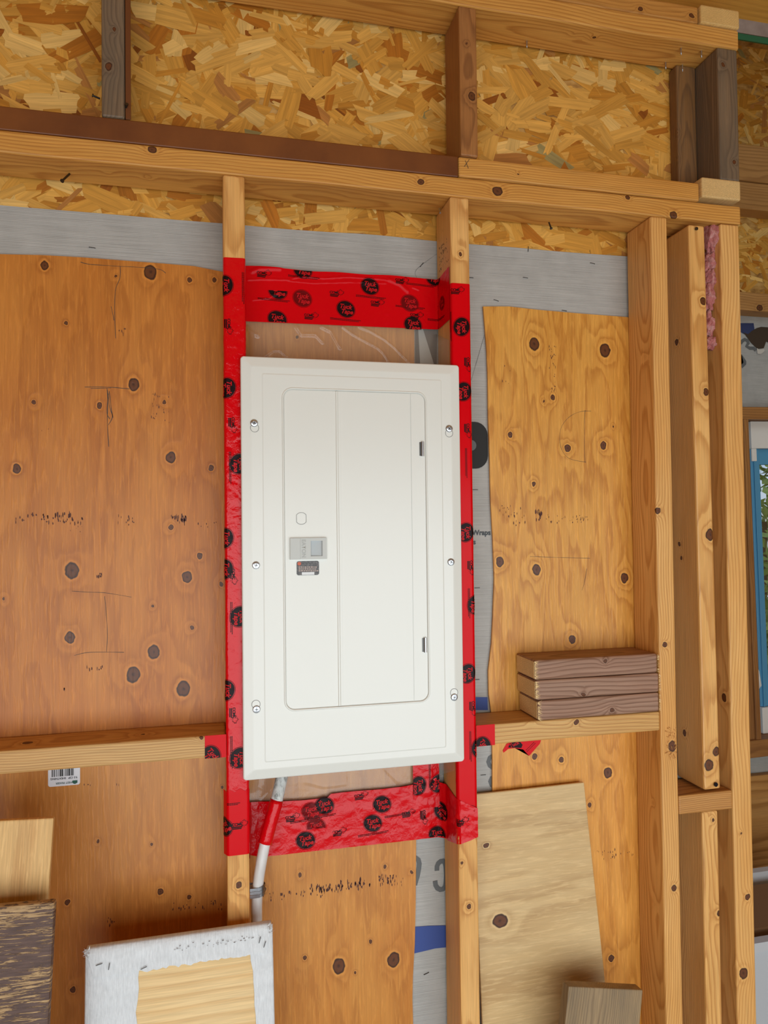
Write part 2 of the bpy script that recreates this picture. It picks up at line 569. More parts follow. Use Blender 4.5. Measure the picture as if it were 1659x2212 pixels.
bp = NT('brown_paint')
pn = bp.noise(bp.coord(), 9, 4, .6)
bp.set(Base_Color=bp.ramp(pn, [(.3, srgb(100, 50, 14)), (.7, srgb(124, 68, 22))]), Roughness=.5)
sc_ = bp.noise(bp.vmath('MULTIPLY', bp.coord(), (40, 200, 200)), 1, 3, .6); bp.bump(sc_, .15, .0008)
o = box('painted_plate', -.62, .4405, .001, .088, PT + .0008, .684, bp.mat, None, .002)
tag(o, 'dark brown painted plate lying on the long knotty plate', 'plate')
lumber('upper_plate', .4415, .9685, .002, .089, PT + .003, .6845, 'x', 'pale plate with a pencilled cross butting the brown painted plate', 'plate', C_PINE,
       kn(0, (1120, 375, 3)), pith=(.03, .40), freq=230, ring=.6)
lumber('plate_end', .9705, 1.064, -.004, .30, .6535, .6955, 'y', 'lower pale sawn plate end at the end of the brown plate line', 'plate',
       (srgb(222, 184, 124), srgb(214, 172, 108), srgb(196, 150, 88)), (), pith=(1.0, .58), freq=260, ring=.35)
TB, TT = .9790, 1.0205
lumber('top_plate', -.62, 1.0705, 0, .089, TB, TT, 'x', 'uppermost pine plate running across the top of the strand board', 'plate', C_PINE,
       kn(.03, (1240, 82, 5), (1283, 84, 5)), pith=(.05, .93), freq=170, ring=.6)
lumber('top_plate', -.62, .9745, .0015, .089, TT + .001, 1.0575, 'x', 'pine plate nailed on top of the uppermost plate with a dark knot', 'plate',
       (srgb(206, 146, 72), srgb(190, 130, 58), srgb(160, 100, 40)), kn(0, (1384, 18, 6), (1496, 33, 6)), pith=(.07, 1.08), freq=170)
lumber('plate_end', .9765, 1.0705, -.004, .30, TT + .001, 1.0605, 'y', 'upper cracked sawn plate end under the ceiling', 'plate',
       (srgb(222, 180, 112), srgb(212, 166, 96), srgb(196, 146, 80)), (), pith=(1.0, 1.1), freq=260, ring=.35)

# studs of the upper wall
lumber('cripple_stud', -.2025, -.1645, .001, .089, .6855, TB - .001, 'z', 'weathered grey stud above the brown painted plate', 'stud', C_GREY,
       kn(0, (235, 143, 8), (246, 62, 4)), weather=.55, ring=.6, pith=(-.15, .05))
bc = simple('brown_channel', srgb(104, 56, 22), .45)
b_ = bmesh.new()
box_bm(-.1635, -.1545, .002, .004, .6855, TB - .001, .0005, 1, b_)
box_bm(-.1635, -.162, .004, .06, .6855, TB - .001, .0005, 1, b_)
o = bm_obj('brown_channel', b_, bc, None, (-.159, .03, .6855)); tag(o, 'narrow brown strip beside the weathered grey stud', 'strip')
lumber('cripple_stud', .4455, .4815, 0, .089, .686, TB - .001, 'z', 'brown upright above the joint of the painted and pale plates', 'stud',
       (srgb(178, 122, 68), srgb(164, 106, 54), srgb(122, 74, 36)), kn(0, (1019, 208, 9), (1008, 95, 3)), pith=(.46, .11), freq=240, ring=.7)
lumber('cripple_stud', 1.018, 1.066, 0, .089, .6965, TB - .001, 'z', 'weathered grey outer corner stud at the upper right', 'stud', C_GREY,
       kn(0, (1562, 140, 5), (1586, 350, 5)), weather=.6, pith=(1.03, .03))
lumber('cripple_stud', .969, 1.0165, .070, .0985, .686, TB - .001, 'z', 'brown weathered stud set back inside the upper corner', 'stud',
       (srgb(150, 106, 62), srgb(128, 88, 46), srgb(82, 56, 34)), kn(.07, (1460, 285, 6), (1461, 345, 6)), weather=.3, pith=(.99, .03))

# studs of the lower wall
KA = kn(0, (497, 1400, 1), (516, 1911, 6), (512, 2100, 4))
lumber('wall_stud', 0, .038, 0, .089, FLOOR + .04, PB - .0006, 'z', 'stud at the left side of the white panel, top bare above red tape', 'stud', C_STUD, KA, pith=(.01, .13), freq=230)
lumber('wall_stud', .4226, .4606, 0, .089, FLOOR + .04, PB - .0006, 'z', 'stud at the right side of the white panel', 'stud', C_STUD,
       kn(0, (995, 549, 4), (1013, 1959, 5), (997, 1865, 3)) + kn(.05, (951, 500, 3)), pith=(.44, .14), freq=210, ring=.65)
lumber('wall_stud', .8516, .8896, 0, .089, FLOOR + .04, PB - .0006, 'z', 'stud at the right end of the short shelf block', 'stud', C_STUD,
       kn(0, (1421, 1103, 7), (1436, 1393, 6), (1456, 1918, 7), (1452, 1612, 11)) + kn(.03, (1405, 1953, 6), (1380, 770, 9), (1398, 512, 5), (1407, 1735, 4)), pith=(.80, .03), freq=200, ring=.65)
# the leaning inner stud and the two pieces around the spacer
tB, bB = at(1488, 482, 0), at(1522.5, 1709, 0)
sA = (tB - bB); Ls = sA.length + .02; zx = sA.normalized()
xx = Vector((zx.z, 0, -zx.x)); yy = Vector((0, 1, 0))
mB = wood('leaning_stud_wood', 'z', C_STUD, [(.030, 0, q, r) for q, r in ((1.004, .007), (.815, .007), (.52, .010), (.076, .008))] + [(.012, 0, .05, .010), (.0, .05, .93, .006), (.0, .06, .1, .006), (0, .055, .47, .004), (0, .06, .5, .004)],
          pith=(.03, .13), freq=200, ring=.6, rough=.42)
b_ = box_bm(0, .038, 0, .089, 0, Ls - .02 - .003, .004)
me = bpy.data.meshes.new('wall_stud'); b_.to_mesh(me); b_.free()
o = link('wall_stud', me, mB)
o.matrix_basis = Matrix(((xx.x, yy.x, zx.x, bB.x), (xx.y, yy.y, zx.y, bB.y + .001), (xx.z, yy.z, zx.z, bB.z + .001), (0, 0, 0, 1)))
tag(o, 'slightly leaning knotty stud standing on the small spacer block', 'stud')
SLEAN = o
lumber('spacer_block', .8900, 1.0150, 0, .089, -.6105, -.5725, 'x', 'small spacer block wedged between the two right-hand studs', 'block', (srgb(206, 150, 84), srgb(192, 132, 66), srgb(156, 98, 42)), (), pith=(-.02, -.72), freq=230, ring=.8)
lumber('wall_stud', .945, .982, .003, .089, FLOOR + .04, -.6112, 'z', 'short stud standing below the small spacer block', 'stud', C_STUD,
       kn(0, (1543, 1773, 5), (1556, 1975, 8)), pith=(.99, .1), freq=230, ring=.65)
lumber('wall_stud', 1.0155, 1.061, 0, .089, FLOOR + .04, PB - .002, 'z', 'outermost stud at the open right end of the wall', 'stud', C_STUD,
       kn(0, (1615, 1938, 7), (1606, 2103, 12), (1601, 1800, 3)) + kn(.02, (1567, 1507, 10)), pith=(1.1, .05), freq=160, ring=.55)
lumber('bottom_plate', -1.6, 1.066, 0, .089, FLOOR, FLOOR + .0395, 'x', 'bottom plate on the floor under the studs', 'plate', C_PINE)

# blocks between the studs
lumber('shelf_block', -.62, -.0008, 0, .088, -.4205, -.3825, 'x', 'horizontal block left of the panel with tape at its end', 'block',
       (srgb(216, 172, 110), srgb(204, 154, 90), srgb(172, 118, 62)), kn(.04, (60, 1605, 9), (310, 1580, 8)) + kn(0, (435, 1594, 4)), pith=(.04, -.52), freq=240, ring=.7)
lumber('shelf_block', .4614, .8508, 0, .088, -.4385, -.4005, 'x', 'horizontal block under the stacked offcuts', 'block',
       (srgb(220, 174, 108), srgb(208, 156, 88), srgb(176, 118, 58)), kn(0, (1245, 1560, 6), (1148, 1553, 5)), pith=(.02, -.39), freq=190, ring=.7)
# three stacked offcuts
zz = -.4000
for i, (x0, x1, kk, lab) in enumerate([
        (.5865, .8493, (1322, 1534, 6), 'brown offcut at the bottom of the stack of three'),
        (.5825, .8503, (1260, 1500, 5), 'brown offcut in the middle of the stack of three'),
        (.5815, .8480, (1308, 1428, 5), 'brown offcut on top of the stack of three')]):
    z0 = zz + i * .0388
    o = lumber('timber_offcut', x0, x1, -.001 + .0006 * i, .0875, z0, z0 + .038, 'x', lab, 'offcut', C_OFF, kn(0, kk), bev=.004,
               group='offcuts stacked on the shelf block', pith=(.03, z0 + (.05, -.02, -.012)[i]), freq=170, ring=.75, weather=.12)
    # freshly sawn end and torn fibres
    em = wood('sawn_end', 'x', (srgb(222, 186, 128), srgb(212, 172, 110), srgb(190, 144, 84)), (), (x0, .04, z0), pith=(.03, z0 - .02), freq=240, ring=.35, rough=.8)
    box('sawn_end', x0 - .0008, x0 + .0004, .003, .084, z0 + .003, z0 + .035, em, o)
    rnd = random.Random(40 + i)
    V, F = [], []
    for side in (0, 1):
        for _ in range(46 if side == 0 else 26):
            zc = z0 + rnd.uniform(.003, .036)
            xe = x0 if side == 0 else x1
            sgn = 1 if side == 0 else 1
            L = rnd.uniform(.003, .011) * (1 if side == 0 else .45)
            k = len(V); wv = rnd.uniform(.0003, .0008); a = rnd.uniform(-.9, .5)
            y0 = -.0015 + .0006 * i
            V += [(xe - .0005 * sgn, y0, zc - wv), (xe - .0005 * sgn, y0 - .0002, zc + wv),
                  (xe + sgn * L * math.cos(a), y0 - rnd.uniform(.0005, .003), zc + L * math.sin(a))]
            F.append((k, k + 1, k + 2))
    s_ = mesh_obj('splinters', V, F, simple('torn_fibres', srgb(232, 196, 140), .8), o)
    s_['kind'] = 'stuff'

# ================================================================== HOUSE WRAP
def wrap_mat():
    m = NT('grey_house_wrap')
    P = m.coord()
    n = m.noise(m.vmath('MULTIPLY', P, (8, 1, 420)), 1, 3, .6)
    n2 = m.noise(P, 16, 4, .6)
    n3 = m.noise(P, 160, 3, .7)
    zc_ = m.sep(P)[2]
    rib = m.math('SINE', m.math('MULTIPLY_ADD', m.noise(m.vmath('MULTIPLY', P, (3, 1, 3)), 1, 1), 6.0, m.math('MULTIPLY', zc_, 2050.0)))
    n = m.math('MULTIPLY_ADD', rib, .10, n)
    col = m.ramp(n, [(.25, srgb(158, 155, 149)), (.75, srgb(186, 183, 177))])
    col = m.mix(1.0, col, m.ramp(n2, [(.3, .90), (.7, 1.06)]), 'MULTIPLY')
    m.set(Base_Color=col, Roughness=.55)
    m.bsdf.inputs['Specular IOR Level'].default_value = .35
    m.bump(m.math('ADD', m.math('MULTIPLY', n2, 3.0), m.math('ADD', n3, n)), .3, .0012)
    return m.mat
M_WRAP = wrap_mat()

def sheet(name, x0, x1, z0, z1, yf, nx, nz, mat, parent=None, zt=None, xl=None):
    """thin sheet; yf(x,z) gives depth; zt(x) the top edge; xl(z) the left edge"""
    V, F = [], []
    for j in range(nz + 1):
        for i in range(nx + 1):
            z1_ = zt(x0 + (x1 - x0) * i / nx) if zt else z1
            z = z0 + (z1_ - z0) * j / nz
            x0_ = xl(z) if xl else x0
            x = x0_ + (x1 - x0_) * i / nx
            V.append((x, yf(x, z), z))
    for j in range(nz):
        for i in range(nx):
            a = j * (nx + 1) + i
            F.append((a, a + 1, a + nx + 2, a + nx + 1))
    return mesh_obj(name, V, F, mat, parent, smooth=True)

def wrap_y(x, z):
    return .0966 + .0005 * mnoise.noise(Vector((x * 7, z * 5, 1.0)))
wrap = sheet('house_wrap', -1.2, 1.0, FLOOR + .05, .5565, wrap_y, 110, 110, M_WRAP,
             zt=lambda x: .5565 + .003 * mnoise.noise(Vector((x * 5, 0, 4))))
tag(wrap, 'grey house wrap membrane stapled across the strand board', 'house wrap')
M_WPR = simple('wrap_print_grey', srgb(96, 98, 98), .6)
M_WBLK = simple('wrap_print_black', srgb(34, 33, 32), .7)
M_WBLU = simple('wrap_print_blue', srgb(52, 74, 140), .6)
def px_poly(name, pts, Y, mat, parent):
    return poly_on(name, [(at(px, py, Y).x, at(px, py, Y).z) for px, py in pts], Y, mat, parent)
YW = .0956
def rrect(x0, x1, z0, z1, r, n=6):
    pts = []
    for cx, cz, a0 in ((x1 - r, z1 - r, 0), (x0 + r, z1 - r, 90), (x0 + r, z0 + r, 180), (x1 - r, z0 + r, 270)):
        for k in range(n + 1):
            a = math.radians(a0 + 90 * k / n)
            pts.append((cx + r * math.cos(a), cz + r * math.sin(a)))
    return pts
# black emblem half hidden behind the right stud
p0, p1 = at(985, 1012, YW), at(1053, 912, YW)
poly_on('wrap_emblem', rrect(p0.x, p1.x, p0.z, p1.z, .027), YW, M_WBLK, wrap)
c0 = at(1018, 962, YW)
poly_on('wrap_emblem_dot', [(c0.x + .011 * math.cos(a / 16 * 6.2832), c0.z + .011 * math.sin(a / 16 * 6.2832)) for a in range(16)], YW - .0003, M_WPR, wrap)
q = at(1040, 1151, YW); text_on('wrap_lettering', 'Wraps', .0145, q, M_BLACK, wrap, bold=.0005)
q = at(1025, 1171, YW); text_on('wrap_lettering', 's', .0145, q, M_BLACK, wrap, bold=.0005)
px_poly('wrap_stripe', [(1000, 1506), (1053, 1506), (1054, 1534), (1000, 1534)], YW, M_WBLU, wrap)
px_poly('wrap_stripe', [(885, 2003), (925, 2000), (966, 1999), (968, 2046), (940, 2049), (885, 2062)], YW, M_WBLU, wrap)
# bold grey figures printed on the wrap
def arc_stroke(name, pts, w, Y, mat, parent):
    P = [at(px, py, Y) for px, py in pts]
    V, F = [], []
    for i, q_ in enumerate(P):
        d = (P[min(i + 1, len(P) - 1)] - P[max(i - 1, 0)]).normalized()
        s_ = Vector((d.z, 0, -d.x)) * w
        V += [q_ + s_, q_ - s_]
        if i: F.append((2 * i - 2, 2 * i - 1, 2 * i + 1, 2 * i))
    return mesh_obj(name, V, F, mat, parent)
arc_stroke('wrap_figure', [(944, 1881), (944, 1872), (947, 1865), (952, 1861), (957, 1860), (961, 1864), (963, 1872), (964, 1890), (963, 1908), (961, 1916), (957, 1921), (951, 1922), (945, 1919), (941, 1912), (940, 1903)], .0048, YW, M_WPR, wrap)
arc_stroke('wrap_figure', [(885, 1852), (897, 1853), (904, 1858), (906, 1866), (905, 1876), (902, 1892), (896, 1912)], .0048, YW, M_WPR, wrap)
arc_stroke('wrap_figure', [(1066, 1632), (1058, 1637), (1055, 1646), (1058, 1654), (1067, 1660)], .0044, YW, M_WPR, wrap)
arc_stroke('wrap_figure', [(1068, 1678), (1062, 1681), (1059, 1688), (1062, 1696), (1070, 1700)], .0044, YW, M_WPR, wrap)
px_poly('wrap_print', [(897, 700), (945, 700), (943, 800), (897, 800)], YW, simple('wrap_print_dark', srgb(96, 92, 88), .6), wrap)
px_poly('wrap_print', [(903, 705), (912, 705), (940, 795), (908, 795)], YW - .0003, simple('wrap_print_light', srgb(188, 188, 182), .6), wrap)
for l_ in ([(900, 600), (900, 582), (944, 548)], [(1018, 822), (1048, 719)]): strokes('wrap_crease', [l_], YW, .0004, M_WPR, wrap)
# staples in the wrap
M_STAPLE = simple('staple_steel', srgb(70, 68, 66), .35, .8)
def staple(px, py, ang, Y=YW, L=.0105, parent=None):
    c = at(px, py, Y)
    d = Vector((math.cos(ang), 0, math.sin(ang))) * L / 2
    b = tube_bm([c + d + Vector((0, .0008, 0)), c + d + Vector((0, -.0006, 0)), c - d + Vector((0, -.0006, 0)), c - d + Vector((0, .0008, 0))], .0006, 6)
    return bm_obj('staple', b, M_STAPLE, parent)
for (px, py, a) in [(199, 535, -.1), (1135, 600, -.1), (1072, 649, -.25), (1280, 569, -.15), (1219, 671, -.1), (1017, 600, 0), (911, 572, .9), (1141, 538, 1.5),
                    (1031, 1270, 0), (1027, 1058, 0), (1030, 1468, 0), (921, 2103, .3), (1044, 1674, 0)]:
    staple(px, py, a, parent=wrap)

# ================================================================== PLYWOOD SHEETS
YP = .0895
def ply_sheet(name, outline, label, cols, knots, **kw):
    """outline: (x,z) points of the cut sheet"""
    zc = min(p[1] for p in outline); xc = sum(p[0] for p in outline) / len(outline)
    org = Vector((xc, YP + .003, zc))
    mat = wood(name + '_veneer', 'z', cols, knots, org, style='ply', rough=kw.pop('rough', .40), spec=.42, **kw)
    bm = bmesh.new()
    vs_ = [bm.verts.new((p[0], YP, p[1])) for p in outline]
    f = bm.faces.new(vs_)
    r = bmesh.ops.extrude_face_region(bm, geom=[f])
    for v in r['geom']:
        if isinstance(v, bmesh.types.BMVert): v.co.y += .005
    bmesh.ops.triangulate(bm, faces=[g for g in bm.faces if len(g.verts) > 4])
    o = bm_obj(name, bm, mat, None, org)
    tag(o, label, 'plywood')
    return o

KL = kn(YP, (96, 573, 8), (325, 588, 13), (409, 605, 5), (463, 605, 5), (142, 698, 3.5), (289, 831, 11), (73, 868, 4), (215, 876, 5), (355, 868, 4),
        (369, 988, 10), (36, 1013, 8), (456, 1011, 6), (155, 1232, 14), (404, 1246, 10), (432, 1201, 6), (369, 1139, 5), (478, 1262, 4), (330, 1309, 3),
        (151, 1377, 10), (332, 1408, 12), (288, 1457, 14), (396, 1488, 14), (414, 1356, 4), (8, 1294, 3), (251, 596, 3))
top = [(-1.2, .468)] + [tuple((at(px, py, YP).x, at(px, py, YP).z)) for px, py in ((-60, 547), (0, 549), (90, 551), (180, 556), (270, 563), (350, 569), (420, 575), (480, 587))]
PL = ply_sheet('plywood_sheet', top + [(.02, .458), (.02, -.4005), (-1.2, -.4005)], 'plywood sheet with pencilled marks in the left bay above the block', C_PLY, KL, figure=7, ring=.4, fiber=.14)
strokes('pencil_mark', [
    [(174, 566), (195, 571), (255, 575), (310, 578), (345, 582), (358, 590)], [(260, 576), (259, 600), (249, 630), (248, 690), (250, 731)], [(240, 662), (244, 680), (246, 692)]], YP - .0003, .0007, M_PENCIL, PL)
strokes('pencil_mark', [[(183, 836), (230, 836), (280, 840)], [(196, 839), (240, 838)], [(231, 838), (233, 870), (232, 915), (235, 965)], [(232, 842), (237, 880), (243, 900), (234, 918)], [(236, 845), (240, 880), (244, 902)], [(234, 850), (231, 890), (237, 905)]], YP - .0003, .0008, M_PENCIL, PL)
strokes('pencil_mark', [[(155, 1277), (190, 1279), (230, 1281), (284, 1290)], [(226, 1288), (229, 1320), (232, 1370), (230, 1408)], [(160, 1416), (195, 1409), (268, 1409)]], YP - .0003, .0006, M_PENCIL, PL)
flecks('ink_stamp', [(20, 1112, 80, 1128, 10, 5), (68, 1110, 180, 1132, 46, 6), (110, 1108, 165, 1124, 18, 8), (240, 1112, 300, 1134, 16, 5), (370, 1114, 402, 1128, 26, 8), (380, 1125, 470, 1140, 12, 4), (150, 1135, 200, 1150, 8, 3)], YP - .0003, M_INK, PL, 3)
flecks('ink_stamp', [(326, 845, 345, 905, 26, 4), (352, 850, 366, 915, 10, 3), (254, 705, 272, 735, 10, 4), (182, 1439, 222, 1448, 14, 5), (209, 1239, 220, 1247, 14, 5), (132, 1482, 140, 1490, 6, 5), (85, 925, 105, 935, 4, 4)], YP - .0003, M_INK, PL, 4)

KLL = kn(YP, (146, 1948, 5), (347, 1926, 6), (408, 1938, 4), (326, 1824, 3), (157, 2138, 5), (212, 1817, 3), (480, 1700, 3))
PLL = ply_sheet('plywood_sheet', [(-1.2, -.4025), (.02, -.4025), (.02, FLOOR + .05), (-1.2, FLOOR + .05)], 'plywood sheet below the left block carrying a barcode sticker', (srgb(206, 138, 64), srgb(190, 118, 46), srgb(154, 86, 28)), KLL, figure=6, ring=.35, fiber=.14)
flecks('ink_stamp', [(368, 1945, 480, 1965, 30, 5), (232, 1975, 250, 2000, 14, 6), (180, 1690, 196, 1698, 5, 5), (245, 1690, 258, 1700, 4, 4)], YP - .0003, M_INK, PLL, 5)
# barcode sticker, upside down
ps0, ps1 = at(104, 1702, YP), at(173, 1650, YP)
STK = poly_on('barcode_sticker', rrect(ps0.x, ps1.x, ps0.z + .0015, -.395, .004), YP - .0004, simple('sticker_white', srgb(226, 224, 226), .4), None)
tag(STK, 'white barcode sticker upside down under the left block', 'sticker')
STK.location = (0, 0, 0)
rnd = random.Random(5)
bm_ = bmesh.new(); xb = at(112, 1660, YP).x; xe = at(160, 1660, YP).x; zb = at(130, 1677, YP).z
while xb < xe:
    wb = rnd.choice((.0006, .0009, .0016, .0022))
    vv = [bm_.verts.new((xx_, YP - .0007, zz_)) for xx_, zz_ in ((xb, zb), (xb + wb, zb), (xb + wb, -.397), (xb, -.397))]
    bm_.faces.new(vv); xb += wb + rnd.choice((.0007, .001, .0016))
bm_obj('barcode', bm_, M_BLACK, STK, recalc=False)
flip = dict(xdir=(-1, 0, 0), updir=(0, 0, -1))
text_on('sticker_lettering', '9.5 CSP   SHEATHING', .0047, at(138, 1681, YP - .0007), M_BLACK, STK, bold=.0001, **flip)
text_on('sticker_lettering', 'WEST FRASER', .0046, at(139, 1691, YP - .0007), simple('sticker_green', srgb(44, 78, 70), .5), STK, bold=.0001, **flip)
q = at(162, 1689, YP)
poly_on('sticker_emblem', [(q.x - .0042, q.z + .003), (q.x - .0042, q.z - .0014), (q.x, q.z - .0036), (q.x + .0042, q.z - .0014), (q.x + .0042, q.z + .003)], YP - .0007, simple('emblem_green', srgb(24, 84, 64), .5), STK)

KM = kn(YP, (732, 2087, 14), (850, 2073, 14), (648, 1890, 4), (832, 1872, 4), (571, 1922, 5), (658, 2070, 4), (800, 2034, 3), (767, 2101, 3), (889, 1884, 3), (642, 728, 3))
edge = [(893, 612), (895, 700), (896, 1000), (898, 1400), (899, 1830), (898, 1950), (896, 2040), (892, 2110), (891, 2160), (893, 2230)]
PM = ply_sheet('plywood_sheet', [(.02, .445)] + [(at(px, py, YP).x, at(px, py, YP).z) for px, py in edge] + [(.36, FLOOR + .05), (.02, FLOOR + .05)],
               'plywood sheet behind the white panel with a worn brown stamp', (srgb(212, 146, 68), srgb(200, 126, 50), srgb(164, 94, 30)), KM, figure=7, ring=.4, fiber=.14)
flecks('ink_stamp', [(566, 1927, 620, 1946, 16, 5), (620, 1925, 700, 1938, 20, 6), (668, 1912, 740, 1926, 60, 7), (735, 1902, 800, 1920, 40, 7), (815, 1890, 850, 1912, 40, 6), (850, 1892, 880, 1912, 12, 4), (690, 1912, 705, 1930, 8, 9), (775, 1898, 782, 1912, 6, 9)], YP - .0003, M_INK, PM, 6)

KR = kn(YP, (1154, 743, 13), (1307, 757, 14), (1194, 858, 6), (1102, 940, 6), (1226, 968, 8), (1303, 962, 8), (1153, 1045, 5), (1080, 1213, 10), (1159, 1230, 11), (1349, 1249, 10), (1236, 1381, 9), (1174, 866, 3), (1325, 921, 2.5))
el = [(1064, 1560), (1056, 1500), (1055, 1450), (1062, 1390), (1065, 1330), (1068, 1250), (1065, 1170), (1060, 1080), (1058, 1000), (1055, 900), (1054, 820), (1052, 760), (1048, 710), (1044, 662), (1100, 662), (1160, 669), (1250, 677), (1355, 685)]
PR = ply_sheet('plywood_sheet', [(at(px, py, YP).x, at(px, py, YP).z) for px, py in el] + [(.87, .42), (.87, -.4200)],
               'plywood sheet with a pencilled half circle in the right bay', C_PLYR, KR, figure=13, ring=.6, fiber=.16)
strokes('pencil_mark', [[(1277, 888), (1255, 889), (1232, 899), (1214, 920), (1209, 945), (1213, 970), (1226, 988), (1245, 995), (1266, 998)], [(1264, 886), (1262, 930), (1264, 1000)], [(1268, 1228), (1262, 1260), (1257, 1275)], [(1145, 1202), (1200, 1204), (1275, 1206)]], YP - .0003, .0005, M_PENCIL, PR)
flecks('ink_stamp', [(1078, 1090, 1135, 1135, 34, 5), (1155, 1102, 1172, 1124, 22, 8), (1180, 1112, 1270, 1130, 44, 4), (1186, 745, 1202, 850, 44, 4), (1085, 790, 1110, 850, 8, 4)], YP - .0003, M_INK, PR, 7)
KR2 = kn(YP, (1155, 1634, 6), (1213, 1641, 6), (1313, 1669, 11), (1274, 1739, 5), (1320, 2070, 7))
el2 = [(1064, 1700), (1064, 1640), (1063, 1580)]
PR2 = ply_sheet('plywood_sheet', [(at(1064, 1700, YP).x, FLOOR + .05)] + [(at(px, py, YP).x, at(px, py, YP).z) for px, py in el2] + [(at(1063, 1580, YP).x, -.4215), (.87, -.4215), (.87, FLOOR + .05)],
                'plywood sheet under the right block, half behind the leaning offcut', (srgb(230, 162, 74), srgb(216, 142, 54), srgb(180, 108, 30)), KR2, figure=9, ring=.55, fiber=.16)
flecks('ink_stamp', [(1285, 1838, 1370, 1856, 24, 4), (1322, 1835, 1332, 1852, 8, 5)], YP - .0003, M_INK, PR2, 8)

# ================================================================== RED TAPE
def tape_mat(name, col, wr=0.5, sc=60):
    m = NT(name)
    P = m.coord()
    n = m.noise(P, sc, 4, .6, .6)
    n2 = m.noise(P, sc * .35, 2, .5, 1.0)
    m.set(Base_Color=col, Roughness=.13 if wr > .4 else .22)
    m.bsdf.inputs['Specular IOR Level'].default_value = .3 if wr > .4 else .11
    m.bump(m.math('ADD', n, m.math('MULTIPLY', n2, 1.5)), wr, .002)
    return m.mat
M_TAPE = tape_mat('red_sheathing_tape', srgb(214, 4, 16), .12, 30)
M_TAPEW = tape_mat('wrinkled_red_tape', srgb(214, 4, 16), .6, 75)
M_PRINT = simple('tape_print', srgb(26, 6, 8), .4, Specular_IOR_Level=.15)
M_PRINTF = simple('faint_tape_print', srgb(112, 4, 8), .4, Specular_IOR_Level=.12)
M_TXT = simple('tape_lettering_red', srgb(196, 22, 28), .4, Specular_IOR_Level=.15)

def ridge(x, z, x0, z0, x1, z1, w):
    dx, dz = x1 - x0, z1 - z0; L2 = dx * dx + dz * dz
    t = max(0, min(1, ((x - x0) * dx + (z - z0) * dz) / L2))
    d = math.hypot(x - x0 - t * dx, z - z0 - t * dz)
    return math.exp(-(d / w) ** 2)

